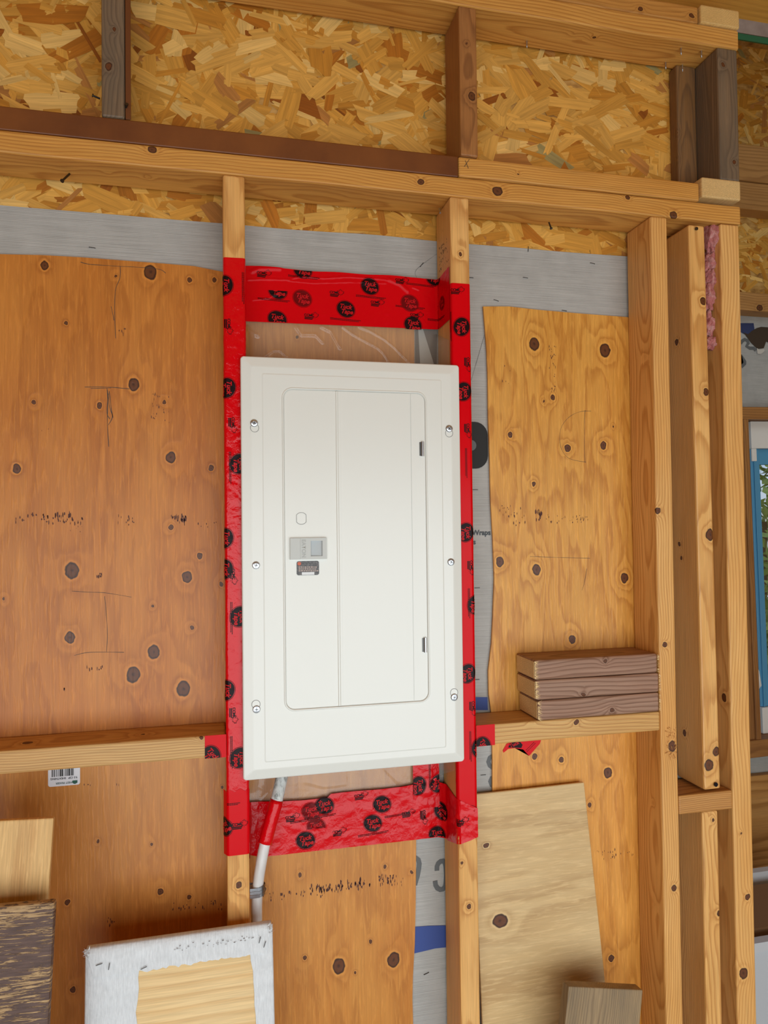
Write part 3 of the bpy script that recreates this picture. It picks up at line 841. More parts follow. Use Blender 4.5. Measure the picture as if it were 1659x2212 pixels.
class Tape:
    """tape following a polyline profile in the XY plane (t along it), extruded in z"""
    def __init__(s, name, prof, zlo, zhi, mat, parent=None, label=None, amp=.0006, seed=0., nz=None, nt=None, zedge=None, group=None, ridges=()):
        s.rd = []
        s.prof = [Vector((p[0], p[1], 0)) for p in prof]
        s.len = [0]
        for a, b in zip(s.prof, s.prof[1:]): s.len.append(s.len[-1] + (b - a).length)
        s.amp, s.seed, s.zlo, s.zhi = amp, seed, zlo, zhi
        for pl, wd, hh in ridges:
            q = [s.t_of(*p) for p in pl]
            s.rd += [(a[0], a[1], b[0], b[1], wd, hh) for a, b in zip(q, q[1:])]
        T = s.len[-1]
        nt = nt or max(6, int(T / .008)); 
        L = max(zhi(t) - zlo(t) for t in (0, T / 2, T)); nz = nz or max(4, int(L / .01))
        ts = sorted(set([T * i / nt for i in range(nt + 1)] + s.len))
        V, F = [], []
        for j in range(nz + 1):
            for t in ts:
                z = zlo(t) + (zhi(t) - zlo(t)) * j / nz
                V.append(s.P(t, z))
        n = len(ts)
        for j in range(nz):
            for i in range(n - 1):
                a = j * n + i; F.append((a, a + 1, a + n + 1, a + n))
        s.o = mesh_obj(name, V, F, mat, parent, smooth=False)
        for p in s.o.data.polygons: p.use_smooth = True
        if parent is None: tag(s.o, label, 'tape', group)
    def P(s, t, z, h=0.0):
        t = min(max(t, 0), s.len[-1])
        for i in range(len(s.len) - 1):
            if t <= s.len[i + 1] + 1e-9: break
        a, b = s.prof[i], s.prof[i + 1]
        d = (b - a).normalized()
        n = Vector((d.y, -d.x, 0))
        p = a + d * (t - s.len[i])
        w = s.amp * (mnoise.noise(Vector((t * 45, z * 45, s.seed))) + .6 * mnoise.noise(Vector((t * 120, z * 120, s.seed + 5))))
        r_ = 0.0
        for (x0, z0, x1, z1, wd, hh) in s.rd:
            if min(x0, x1) - 4 * wd < t < max(x0, x1) + 4 * wd and min(z0, z1) - 4 * wd < z < max(z0, z1) + 4 * wd: r_ = max(r_, hh * ridge(t, z, x0, z0, x1, z1, wd))
        return Vector((p.x, p.y, z)) + n * (abs(w) + h + r_)
    def t_of(s, px, py):
        """parameter of the tape point seen at a pixel (only used to read positions off the photo)"""
        best = None
        v = _fw + R_ * ((px - W / 2) / FPX) - U_ * ((py - H / 2) / FPX)
        for i in range(len(s.prof) - 1):
            a, b = s.prof[i], s.prof[i + 1]; d = (b - a)
            # solve CAM + k v = a + m d  in XY
            det = v.x * (-d.y) + d.x * v.y
            if abs(det) < 1e-9: continue
            rx, ry = a.x - CAM.x, a.y - CAM.y
            k = (rx * (-d.y) + d.x * ry) / det
            m_ = (v.x * ry - v.y * rx) / det
            e = max(0, -m_, m_ - 1)
            if best is None or e < best[0]:
                best = (e, s.len[i] + m_ * d.length, CAM.z + k * v.z)
        return best[1], best[2]
    def place(s, name, bm, t0, z0, rot, h, mat, clip=None):
        ca, sa = math.cos(rot), math.sin(rot)
        for v in bm.verts:
            x, y = v.co.x, v.co.y
            v.co = Vector((t0 + x * ca - y * sa, z0 + x * sa + y * ca, 0))
        def cut(co, no, clear):
            bmesh.ops.bisect_plane(bm, geom=bm.verts[:] + bm.edges[:] + bm.faces[:], plane_co=co, plane_no=no, clear_outer=clear)
        T = s.len[-1]
        cut((T, 0, 0), (1, 0, 0), True); cut((0, 0, 0), (-1, 0, 0), True)
        if clip:
            if clip[0] is not None: cut((0, clip[0], 0), (0, -1, 0), True)
            if clip[1] is not None: cut((0, clip[1], 0), (0, 1, 0), True)
        if not bm.verts: bm.free(); return None
        x0 = min(v.co.x for v in bm.verts); x1 = max(v.co.x for v in bm.verts)
        y0 = min(v.co.y for v in bm.verts); y1 = max(v.co.y for v in bm.verts)
        for l in s.len[1:-1]:
            if x0 < l < x1: cut((l, 0, 0), (1, 0, 0), False)
        st = .007
        k = math.floor(x0 / st) + 1
        while k * st < x1: cut((k * st, 0, 0), (1, 0, 0), False); k += 1
        k = math.floor(y0 / st) + 1
        while k * st < y1: cut((0, k * st, 0), (0, 1, 0), False); k += 1
        for v in bm.verts: v.co = s.P(v.co.x, v.co.y, h)
        return bm_obj(name, bm, mat, s.o, recalc=False)
    def oval(s, px, py, rot=0.0, size=1.0, clip=None, faint=False):
        t, z = s.t_of(px, py)
        rx, ry = .0178 * size, .0155 * size
        def disc(a, b, n=28, tilt=-.35):
            bm = bmesh.new(); vs_ = []
            for k in range(n):
                q_ = 2 * math.pi * k / n
                x, y = a * math.cos(q_), b * math.sin(q_)
                vs_.append(bm.verts.new((x * math.cos(tilt) - y * math.sin(tilt), x * math.sin(tilt) + y * math.cos(tilt), 0)))
            bm.faces.new(vs_); return bm
        def ringm(a, b, w, n=28, tilt=-.35):
            bm = bmesh.new(); A, B = [], []
            for k in range(n):
                q_ = 2 * math.pi * k / n
                for (u_, v_, l) in ((a, b, A), (a + w, b + w, B)):
                    x, y = u_ * math.cos(q_), v_ * math.sin(q_)
                    l.append(bm.verts.new((x * math.cos(tilt) - y * math.sin(tilt), x * math.sin(tilt) + y * math.cos(tilt), 0)))
            for k in range(n): bm.faces.new((A[k], B[k], B[(k + 1) % n], A[(k + 1) % n]))
            return bm
        mt = M_PRINTF if faint else M_PRINT
        s.place('logo_oval', disc(rx, ry), t, z, rot, .0005, mt, clip)
        s.place('logo_ring', ringm(rx + .0009, ry + .0009, .0007), t, z, rot, .0005, mt, clip)
        ca, sa = math.cos(rot), math.sin(rot)
        for (txt, dx, dy) in (('Tuck', -.0012, .0045), ('Tape', .0022, -.0052)):
            b = text_bm(txt, .0118 * size, .25, .00035)
            for v in b.verts: v.co += Vector((dx * size, dy * size, 0))
            s.place('logo_lettering', b, t, z, rot, .0010, M_TXT, clip)
    def ccmc(s, px, py, rot=0.0, clip=None):
        t, z = s.t_of(px, py)
        b = text_bm('CCMC', .0066, 0, .00025)
        for v in b.verts: v.co += Vector((-.004, .001, 0))
        s.place('mark_lettering', b, t, z, rot, .0005, M_PRINT, clip)
        b = bmesh.new()
        for (x0, x1, y0, y1) in ((-.0125, .0045, -.0042, -.0022), (-.0125, .003, -.0068, -.0050)):
            b.faces.new([b.verts.new((x, y, 0)) for x, y in ((x0, y0), (x1, y0), (x1, y1), (x0, y1))])
        s.place('mark_lines', b, t, z, rot, .0005, M_PRINT, clip)
        # maple leaf outline
        leaf = [(0, 1), (.18, .62), (.42, .72), (.36, .3), (.62, .52), (.72, .36), (1, .4), (.86, .08), (1, -.05), (.5, -.42), (.56, -.6), (.06, -.52), (.05, -.95)]
        leaf = leaf + [(-x, y) for x, y in leaf[::-1][:-1]]
        b = bmesh.new(); sc = .0072; A, B = [], []
        for (x, y) in leaf:
            A.append(b.verts.new((.0075 + x * sc, .0025 + y * sc, 0))); B.append(b.verts.new((.0075 + x * sc * .84, .0025 + y * sc * .84, 0)))
        for k in range(len(A)): b.faces.new((A[k], A[(k + 1) % len(A)], B[(k + 1) % len(A)], B[k]))
        s.place('leaf_mark', b, t, z, rot, .0005, M_PRINT, clip)
    def lines(s, px, py, L, rot=0.0, clip=None):
        t, z = s.t_of(px, py)
        b = bmesh.new()
        for (y0, y1, k) in ((.0006, .0017, 1.0), (-.0017, -.0006, .86)):
            x = -L / 2
            while x < L / 2 * k:
                w = .0034
                b.faces.new([b.verts.new(c) for c in ((x, y0, 0), (x + w, y0, 0), (x + w, y1, 0), (x, y1, 0))]); x += w + .0004
        s.place('fine_print', b, t, z, rot, .0005, M_PRINT, clip)

CW = -math.pi / 2
e_ = .0006
ZT = lambda a, b=None: (lambda t: a)
# left stud
tl = Tape('red_tape', [(-e_, .018), (-e_, .004), (.0012, .0006), (.004, -e_), (.034, -e_), (.0368, .0006), (.0386, .004), (.0386, .03)], ZT(-.497), lambda t: .4565 + .04 * (t - .04) * .5, M_TAPEW, None,
          'long red tape strip on the stud left of the panel', amp=.0009, seed=1.)
for p in ((484, 617), (489, 838), (516, 1002), (484, 1163), (486, 1230), (517, 1332), (487, 1492), (517, 1637)): tl.oval(*p, rot=CW)
for p in ((493, 705), (502, 918), (503, 1245), (504, 1545)): tl.ccmc(*p, rot=CW)
for p in ((525, 622), (497, 1010), (500, 1335), (500, 1625)): tl.lines(*p, .056, rot=CW)
tl2 = Tape('red_tape', [(-e_ * 2 - .004, .012), (-e_ * 2, .004), (.0012, -.0003), (.004, -e_ * 2.4), (.034, -e_ * 2.4), (.0374, 0), (.0392, .004), (.0392, .02)], ZT(-.592), lambda t: -.480 - .25 * max(0, t - .045) + .003 * math.sin(t * 400), M_TAPE, None,
           'short red tape piece lapped over the lower end of the left strip', amp=.0004, seed=2.)
tl2.ccmc(518, 1782); tl2.oval(486, 1785, rot=.4); tl2.lines(503, 1737, .02)
# right stud
rx0 = .4226
tr = Tape('red_tape', [(rx0 - e_, .010), (rx0 - e_, .004), (rx0 + .0012, .0006), (rx0 + .004, -e_), (rx0 + .034, -e_), (rx0 + .0368, .0006), (rx0 + .0386, .004), (rx0 + .0386, .02)], ZT(-.603), lambda t: .4385, M_TAPE, None,
          'long red tape strip on the stud right of the panel', amp=.0005, seed=3.)
for p in ((997, 706), (1001, 846), (1006, 1150), (1024, 1306), (1010, 1455), (1036, 1615)): tr.oval(*p, rot=CW)
tr.oval(1016, 1762, rot=CW, clip=None, faint=True)
for p in ((1010, 787), (1010, 930), (1017, 1226), (1021, 1530)): tr.ccmc(*p, rot=CW)
tr.ccmc(988, 628); tr.ccmc(997, 1778)
for p in ((974, 705), (1007, 1000), (1013, 1303), (1016, 1612)): tr.lines(*p, .056, rot=CW)
# upper band over the back of the bay, folded on to the inner side of the right stud
YB = .0790
tb = Tape('red_tape', [(.0395, YB), (.417, YB), (.4205, YB - .003), (.4215, YB - .007), (.4215, .0075)], lambda t: .3665 + .004 * t / .4, lambda t: .472 + .003 * mnoise.noise(Vector((t * 12, 0, 0))), M_TAPE, None,
          'wide red tape band across the bay above the panel', amp=.0007, seed=4., nt=230, nz=60, ridges=(
    ([(535, 604), (575, 603), (622, 604), (648, 598), (700, 601), (750, 598), (830, 603), (868, 618)], .0013, .0016),
    ([(622, 606), (680, 611), (760, 609), (835, 612)], .0012, .0012), ([(545, 586), (560, 580), (605, 580)], .004, .0022), ([(840, 604), (862, 612), (880, 628)], .004, .0022),
    ([(545, 648), (580, 644), (604, 632)], .0012, .0014), ([(890, 620), (905, 626)], .0014, .0014)))
zc = (.3672, .472)
for (p, f) in (((799, 619), 0), ((747, 668), 0), ((654, 583), 0), ((599, 690), 0), ((892, 702), 0), ((938, 600), 0), ((653, 645), 1), ((885, 655), 1)):
    tb.oval(*p, rot=-.08, clip=(.368, .4705), faint=bool(f))
tb.oval(955, 655, rot=-.08, size=.8, faint=True)
tb.oval(600, 628, rot=-.08, clip=(None, tb.t_of(600, 628)[1]))
for p in ((570, 592), (727, 634), (815, 655), (672, 683), (868, 607), (900, 682)): tb.ccmc(*p, rot=-.06)
for p in ((655, 599), (590, 648), (800, 642), (745, 691), (885, 664), (908, 616), (950, 690)): tb.lines(*p, .058, rot=-.05)
# lower band
tbb = Tape('red_tape', [(.0395, .03), (.0397, YB - .006), (.042, YB - .0015), (.046, YB), (.409, YB), (.4135, YB - .002), (.4215, YB - .012), (.4215, .012), (.4222, .0042), (.4246, .0004), (.4276, -.0013), (.4606, -.0013)],
           lambda t: -.635 + .02 * (t < .07) * (1 - t / .07) + (.0 if t < .44 else (t - .44) * .28), lambda t: -.530 + .010 * mnoise.noise(Vector((t * 9, 0, 3))) - .006 * (t < .2) - (0 if t < .50 else min(.09, (t - .50) * .6)), M_TAPEW, None,
           'wide red tape band across the bay below the panel', amp=.0022, seed=6., nt=80, nz=24)
for (p, f) in (((701, 1740), 0), ((825, 1737), 0), ((805, 1778), 0), ((660, 1815), 0), ((945, 1802), 0), ((955, 1752), 0), ((672, 1752), 1)):
    tbb.oval(*p, rot=.06 if p[0] != 955 else -.6, faint=bool(f), clip=(-.6335, None))
tbb.oval(683, 1786, rot=.06, clip=(tbb.t_of(683, 1790)[1], None), faint=True)
for p in ((780, 1719), (632, 1766), (882, 1757), (733, 1797), (997, 1775)): tbb.ccmc(*p, rot=.05)
for p in ((690, 1764), (805, 1801), (862, 1760), (660, 1772)): tbb.lines(*p, .058, rot=.05)
# upright piece beside the lower band, folded round the stud
tv = Tape('red_tape', [(.357, YB - .001), (.385, YB - .0015), (.410, YB - .0025)], ZT(-.575), ZT(-.44), M_TAPEW, None,
          'crumpled upright tape piece under the lower right corner of the panel', amp=.0028, seed=8., nt=14, nz=30)
tv.oval(903, 1697, rot=CW); tv.oval(947, 1692, rot=CW - .3); tv.ccmc(915, 1765, rot=CW); tv.lines(928, 1675, .05, rot=CW)
# patches on the blocks
tp = Tape('red_tape', [(-.0365, -.0007), (-.0004, -.0007)], ZT(-.4212), ZT(-.3818), M_TAPE, None, 'red tape patch on the end of the left block', amp=.0003, seed=9.)
tp.oval(456, 1633, rot=-.9, size=1.0, clip=(-.4210, None))
tp2 = Tape('red_tape', [(.4598, -.0017), (.4975, -.0007)], ZT(-.4392), ZT(-.3998), M_TAPE, None, 'red tape patch on the end of the block under the offcuts', amp=.0004, seed=10.)
tp2.oval(1043, 1612, rot=-.9, clip=(-.4390, None))
# torn scrap stuck on the plywood under the right block
ys = YP - .0012
scr = [(1086, 1622), (1094, 1607), (1110, 1601), (1150, 1600), (1169, 1598), (1166, 1607), (1143, 1633), (1130, 1619), (1112, 1616), (1098, 1618), (1088, 1626)]
SC = px_poly('tape_scrap', scr, ys, M_TAPE, None)
SC.location = (0, 0, 0)
tag(SC, 'small torn scrap of red tape hanging under the right block', 'tape')
px_poly('logo_oval', [(1098, 1615), (1101, 1606), (1112, 1602), (1124, 1603), (1129, 1609), (1126, 1616), (1112, 1615)], ys - .0003, M_PRINT, SC)
text_on('logo_lettering', 'Tuck', .0105, at(1111, 1608, ys - .0005), M_TXT, SC, xdir=(1, 0, .35), updir=(-.35, 0, 1), bold=.0003)
strokes('fine_print', [[(1136, 1621), (1154, 1603)], [(1138, 1624), (1157, 1605)]], ys - .0003, .0006, M_PRINT, SC)

# ================================================================== CLEAR PLASTIC
def film_mat():
    m = NT('clear_plastic_film')
    tr_ = m.n.new('ShaderNodeBsdfTransparent')
    tr_.inputs[0].default_value = (.97, .97, .96, 1)
    mx = m.n.new('ShaderNodeMixShader')
    mx.inputs[0].default_value = .22
    m.set(Base_Color=srgb(214, 204, 190), Roughness=.12)
    m.bsdf.inputs['Specular IOR Level'].default_value = 1.0
    m.bsdf.inputs['Coat Weight'].default_value = 1.0
    m.bsdf.inputs['Coat Roughness'].default_value = .06
    n = m.noise(m.coord(), 35, 3, .5, 1.0)
    m.bump(n, .35, .003)
    m.t.links.new(tr_.outputs[0], mx.inputs[1]); m.t.links.new(m.bsdf.outputs[0], mx.inputs[2])
    m.t.links.new(mx.outputs[0], m.out.inputs['Surface'])
    return m.mat
M_FILM = film_mat()
FOLD = []
for pl, fw in (([(740, 705), (760, 720), (790, 737), (815, 750), (828, 762), (838, 778), (848, 792)], .0016), ([(775, 705), (800, 715), (830, 732), (850, 748), (870, 768), (890, 788)], .0016),
               ([(640, 705), (652, 722), (682, 722), (697, 738)], .003), ([(695, 705), (715, 715), (735, 750)], .003), ([(570, 771), (590, 757), (605, 757), (622, 772)], .0014), ([(540, 718), (556, 724)], .004),
               ([(745, 1655), (748, 1690), (754, 1722)], .0018), ([(560, 1700), (600, 1722)], .0018), ([(590, 1705), (560, 1735)], .002), ([(830, 1660), (860, 1690)], .002), ([(660, 1690), (700, 1700), (750, 1694)], .002)):
    q_ = [at(p[0], p[1], .084) for p in pl]
    FOLD += [(a.x, a.z, b.x, b.z, fw) for a, b in zip(q_, q_[1:])]
def film_y(x, z):
    y = .0850 + .0022 * mnoise.noise(Vector((x * 14, z * 10, 2.2)))
    r_ = 0.0
    for (x0, z0, x1, z1, fw) in FOLD:
        if min(z0, z1) - .012 < z < max(z0, z1) + .012: r_ = max(r_, ridge(x, z, x0, z0, x1, z1, fw))
    y -= (.0030 if z > 0 else .0010) * r_
    e1 = max(0, (.062 - x) / .022); e2 = max(0, (x - .400) / .021)
    cf = max(0, min(1, (.362 - z) / .03)) * max(0, min(1, (z + .515) / .03))
    return y - cf * (.07 * min(1, e1) ** 2.5 + .075 * min(1, e2) ** 2.5)
film = sheet('plastic_film', .0397, .4208, -.545, .3735, film_y, 230, 420, M_FILM)
tag(film, 'clear plastic vapour film lining the bay behind the panel', 'plastic film')

# ================================================================== BREAKER PANEL
def panel_mat(name, col, rough=.28):
    m = NT(name)
    n = m.noise(m.coord(), 420, 2, .5)
    m.set(Base_Color=col, Roughness=rough)
    m.bump(n, .06, .0006)
    return m.mat
M_PAN = panel_mat('white_enamel', srgb(228, 226, 217), .3)
M_PAN.node_tree.nodes['Principled BSDF'].inputs['Specular IOR Level'].default_value = .8
M_LATCH = simple('latch_grey_plastic', srgb(198, 198, 192), .42)
M_GROOVE = simple('groove_shadow_grey', srgb(196, 194, 188), .5)
PX0, PX1, PZ0, PZ1 = .0280, .4320, -.4612, .2792
panel = empty('breaker_panel', ((PX0 + PX1) / 2, .04, PZ0))
tag(panel, 'white electrical breaker panel with hinged door between the taped studs', 'breaker panel')
box('enclosure', .052, .408, -.0010, .0745, -.440, .262, simple('enclosure_grey', srgb(150, 150, 148), .5, .3), panel, .002)
# cover: nested rounded rectangles
YF = -.0175
def loops(spec, n=6):
    bm = bmesh.new(); L = []
    for (ix, iz, y, r) in spec:
        pts = rrect(PX0 + ix, PX1 - ix, PZ0 + iz, PZ1 - iz, r, n)
        L.append([bm.verts.new((p[0], y, p[1])) for p in pts])
    for a, b in zip(L, L[1:]):
        for k in range(len(a)): bm.faces.new((a[k], a[(k + 1) % len(a)], b[(k + 1) % len(a)], b[k]))
    return bm, L
DX0, DX1, DZ0, DZ1 = .1030, .3620, -.3420, .2215
bm, L = loops([(0.0, 0.0, -.0024, .006), (0, 0, -.0105, .006), (.0008, .0008, -.0122, .0055), (.0022, .0022, -.0130, .005), (.017, .017, -.0165, .003), (.019, .019, -.0168, .003), (.0365, .03, -.0168, .003), (.0385, .032, YF, .003)])
# inner opening for the door
n_ = 6
def inner(ix, y, r):
    return [bm.verts.new((p[0], y, p[1])) for p in rrect(DX0 - ix, DX1 + ix, DZ0 - ix, DZ1 + ix, r, n_)]
In = [inner(.0042, YF, .019), inner(.0030, YF - .0012, .018), inner(.0018, YF - .0012, .017), inner(.0006, YF, .0155), inner(0, YF + .0014, .0152), inner(-.003, YF + .0014, .0125)]
Ls = [L[-1]] + In
for a, b in zip(Ls, Ls[1:]):
    for k in range(len(a)): bm.faces.new((a[k], a[(k + 1) % len(a)], b[(k + 1) % len(a)], b[k]))
cover = bm_obj('cover', bm, M_PAN, panel)
# door leaf: slightly dished left part, crease, flat right part
HX = .3348
def door_mesh(x0, x1, rl, rr, name, prof):
    """prof: list of (x, y) across; corners rounded on the given sides"""
    bm = bmesh.new()
    cols_ = []
    for (x, y) in prof:
        def inset(x):
            if x - x0 < rl: d = rl - (x - x0); return rl - math.sqrt(max(0, rl * rl - d * d))
            if x1 - x < rr: d = rr - (x1 - x); return rr - math.sqrt(max(0, rr * rr - d * d))
            return 0
        i = inset(x)
        cols_.append([bm.verts.new((x, y, DZ0 + .0006 + i + (DZ1 - DZ0 - .0012 - 2 * i) * k)) for k in (0, 1)])
    for a, b in zip(cols_, cols_[1:]): bm.faces.new((a[0], b[0], b[1], a[1]))
    return bm
xs = [DX0 + .0006 + .0155 * (1 - math.cos(math.pi / 2 * k / 8)) for k in range(9)]
prof = [(x, YF + .0006) for x in xs] + [(.1935, YF + .0004), (.1950, YF + .0002), (.1962, YF - .0012), (.1985, YF - .0014), (.2000, YF - .0002), (.205, YF + .0002), (HX - .0008, YF + .0002)]
door = bm_obj('door', door_mesh(DX0 + .0006, HX, .0155, 0.0001, 'door', prof), M_PAN, panel)
xs = [DX1 - .0006 - .0155 * (1 - math.cos(math.pi / 2 * k / 8)) for k in range(9)][::-1]
prof = [(HX + .0006, YF + .0002)] + [(x, YF + .0004) for x in xs]
bm_obj('hinge_strip', door_mesh(HX, DX1 - .0006, .0001, .0155, 'hinge_strip', prof), M_PAN, panel)
box('hinge_backing', HX - .004, HX + .004, YF + .0010, YF + .0016, DZ0 + .002, DZ1 - .002, M_PAN, panel)
for (px, py) in ((911, 970), (917, 1393)):
    c = at(px, py, YF)
    hb = tube_bm([c + Vector((.001, -.0015, -.0135)), c + Vector((.001, -.0015, .0135))], .0030, 10)
    h = bm_obj('hinge', hb, M_STEEL, panel, smooth=False)
    box('hinge_leaf', c.x - .0042, c.x - .0012, c.y - .0008, c.y + .001, c.z - .0125, c.z + .0125, M_DARKSTEEL, h)
# screws with keyhole slots
M_SLOT = simple('keyhole_edge', srgb(120, 118, 114), .5)
def ring_on(name, cx, cz, r0, r1, y, mat, parent, sx=1.0, a0=0, a1=360, n=28):
    bm = bmesh.new(); A, B = [], []
    for k in range(n + 1):
        a = math.radians(a0 + (a1 - a0) * k / n)
        A.append(bm.verts.new((cx + sx * r0 * math.cos(a), y, cz + r0 * math.sin(a)))); B.append(bm.verts.new((cx + sx * r1 * math.cos(a), y, cz + r1 * math.sin(a))))
    for k in range(n): bm.faces.new((A[k], A[k + 1], B[k + 1], B[k]))
    return bm_obj(name, bm, mat, parent, recalc=False)
YSC = -.0168
for (px, py, kd) in ((549, 914, -1), (553, 1221, 0), (554, 1532, 1), (970, 926, -1), (974, 1214, 0), (981, 1506, 1)):
    c = at(px, py, YSC)
    if kd:
        ring_on('keyhole', c.x - .0008 * kd * (px < 700), c.z + kd * .0085, .0068, .0076, YSC - .0003, M_SLOT, panel)
        disc = bmesh.new(); disc.faces.new([disc.verts.new((c.x - .0008 * kd * (px < 700) + .0067 * math.cos(k / 20 * 6.2832), YSC - .0002, c.z + kd * .0085 + .0067 * math.sin(k / 20 * 6.2832))) for k in range(20)])
        bm_obj('keyhole_face', disc, M_PAN, panel, recalc=False)
    sb = bmesh.new(); rings = []
    for (r, dy) in ((.0066, 0), (.0066, -.0012), (.0056, -.0022), (.0035, -.0027)):
        rings.append([sb.verts.new((c.x + r * math.cos(k / 18 * 6.2832), YSC - .0004 + dy, c.z + r * math.sin(k / 18 * 6.2832))) for k in range(18)])
    for a, b in zip(rings, rings[1:]):
        for k in range(18): sb.faces.new((a[k], a[(k + 1) % 18], b[(k + 1) % 18], b[k]))
    sb.faces.new(rings[-1][::-1])
    sw = bm_obj('screw', sb, M_STEEL, panel)
    ang = random.Random(px).uniform(0, 3)
    sl = bmesh.new()
    for aa in (ang, ang + math.pi / 2):
        d = Vector((math.cos(aa), 0, math.sin(aa))); p_ = Vector((-d.z, 0, d.x)); cc = Vector((c.x, YSC - .0033, c.z))
        sl.faces.new([sl.verts.new(cc + d * i * .0032 + p_ * j * .0006) for i, j in ((-1, -1), (1, -1), (1, 1), (-1, 1))])
    bm_obj('screw_slot', sl, M_DARKSTEEL, sw, recalc=False)
# knock-out outline
c = at(651, 1120, YF)
b = bmesh.new(); A, B = [], []
for k in range(40):
    a = 2 * math.pi * k / 40
    x, z = .0109 * math.cos(a), .0109 * math.sin(a); x = max(-.0089, min(.0089, x))
    A.append(b.verts.new((c.x + x, YF - .0001, c.z + z))); B.append(b.verts.new((c.x + x * .93, YF - .0001, c.z + z * .94)))
for k in range(40): b.faces.new((A[k], B[k], B[(k + 1) % 40], A[(k + 1) % 40]))
bm_obj('knockout_line', b, M_SLOT, door, recalc=False)
# latch with a square finger recess
l0, l1 = at(627, 1209, YF - .004), at(705.5, 1161.5, YF - .004)
lx0, lx1, lz0, lz1 = l0.x, l1.x, l0.z, l1.z
yl = YF - .0054
r0, r1 = at(671.5, 1201.5, yl), at(697, 1168, yl)
b = bmesh.new()
O = [b.verts.new(v) for v in ((lx0, yl, lz0), (lx1, yl, lz0), (lx1, yl, lz1), (lx0, yl, lz1))]
I = [b.verts.new(v) for v in ((r0.x, yl, r0.z), (r1.x, yl, r0.z), (r1.x, yl, r1.z), (r0.x, yl, r1.z))]
Bk = [b.verts.new((v.co.x, YF + .001, v.co.z)) for v in O]
for k in range(4):
    b.faces.new((O[k], O[(k + 1) % 4], I[(k + 1) % 4], I[k])); b.faces.new((O[k], Bk[k], Bk[(k + 1) % 4], O[(k + 1) % 4]))
bmesh.ops.recalc_face_normals(b, faces=b.faces[:])
latch = bm_obj('latch', b, M_LATCH, panel)
# curved finger cup
b = bmesh.new(); cs = []
for k in range(9):
    u_ = k / 8; x = r0.x + (r1.x - r0.x) * u_
    y = yl + .0046 * math.sqrt(max(0, 1 - u_ ** 1.6))
    cs.append([b.verts.new((x, y, r0.z)), b.verts.new((x, y, r1.z))])
for a, d in zip(cs, cs[1:]): b.faces.new((a[0], d[0], d[1], a[1]))
lip0 = b.verts.new((r0.x, yl, r0.z)); lip1 = b.verts.new((r0.x, yl, r1.z)); b.faces.new((lip0, cs[0][0], cs[0][1], lip1))
b.faces.new([c_[0] for c_ in cs] + [lip0]); b.faces.new([c_[1] for c_ in cs] + [lip1])
bmesh.ops.triangulate(b, faces=[f for f in b.faces if len(f.verts) > 4])
bm_obj('finger_cup', b, simple('cup_grey', srgb(176, 180, 180), .3), latch, smooth=False)
xm = at(649.5, 1185, yl).x
box('latch_ridge', xm - .0006, xm + .0002, yl - .0008, yl + .001, lz0 + .001, lz1 - .001, M_LATCH, latch)
text_on('latch_lettering', 'EATON', .0096, at(656, 1185, yl - .0004), simple('embossed_grey', srgb(176, 176, 170), .45), latch, xdir=(0, 0, -1), updir=(1, 0, 0), bold=.0002)
# small dark sticker
s0, s1 = at(641, 1243, YF), at(689, 1211.5, YF)
ys2 = YF - .0004
stm = NT('hologram_sticker'); nn = stm.noise(stm.coord(), 260, 4, .7, .8)
stm.set(Base_Color=stm.ramp(nn, [(.3, srgb(40, 36, 36)), (.5, srgb(74, 68, 66)), (.7, srgb(128, 122, 118))]), Roughness=.35)
stk2 = poly_on('panel_sticker', rrect(s0.x, s1.x, s0.z, s1.z, .0035), ys2, stm.mat, panel)
q = at(646.5, 1217.5, ys2); poly_on('sticker_dot', [(q.x + .0033 * math.cos(k / 16 * 6.2832), q.z + .0033 * math.sin(k / 16 * 6.2832)) for k in range(16)], ys2 - .0002, simple('sticker_orange', srgb(206, 98, 66), .5), stk2)
p0, p1 = at(652, 1242, ys2), at(679, 1235.5, ys2)
wp = poly_on('sticker_white', [(p0.x, p0.z), (p1.x, p0.z), (p1.x, p1.z), (p0.x, p1.z)], ys2 - .0002, simple('sticker_paper', srgb(232, 232, 232), .5), stk2)
M_STX = simple('sticker_text', srgb(196, 172, 160), .5)
bq = bmesh.new(); rnd = random.Random(9)
for row in (1224, 1228, 1232):
    px = 645
    while px < 684:
        w_ = rnd.uniform(2, 5); a_, c_ = at(px, row, ys2 - .0002), at(px + w_, row + 2, ys2 - .0002)
        bq.faces.new([bq.verts.new(v) for v in ((a_.x, a_.y, a_.z), (c_.x, a_.y, a_.z), (c_.x, a_.y, c_.z), (a_.x, a_.y, c_.z))]); px += w_ + 1.2
bm_obj('sticker_print', bq, M_STX, stk2, recalc=False)

# ================================================================== CABLE
cp = [(612, 1662, .055), (606, 1692, .045), (598, 1728, .035), (585, 1775, .030), (573, 1820, .028), (564, 1866, .028), (558, 1905, .028), (555, 1945, .030), (553, 1990, .032), (552, 2060, .035), (551, 2150, .04)]
CP = [at(px, py, y) for px, py, y in cp]
CP += [CP[-1] + Vector((0, .005, -.25)), CP[-1] + Vector((0, .005, -.55))]
CP = [Vector((max(p.x, .0515), p.y, p.z)) for p in CP]
def dens(P, k=4):
    Q = []
    for i in range(len(P) - 1):
        p0, p1, p2, p3 = P[max(i - 1, 0)], P[i], P[i + 1], P[min(i + 2, len(P) - 1)]
        for j in range(k):
            t = j / k
            Q.append(0.5 * ((2 * p1) + (p2 - p0) * t + (2 * p0 - 5 * p1 + 4 * p2 - p3) * t * t + (3 * p1 - p0 - 3 * p2 + p3) * t ** 3))
    return Q + [P[-1]]
cm_ = NT('white_cable_jacket'); n = cm_.noise(cm_.vmath('MULTIPLY', cm_.coord(), (60, 60, 12)), 1, 3, .6)
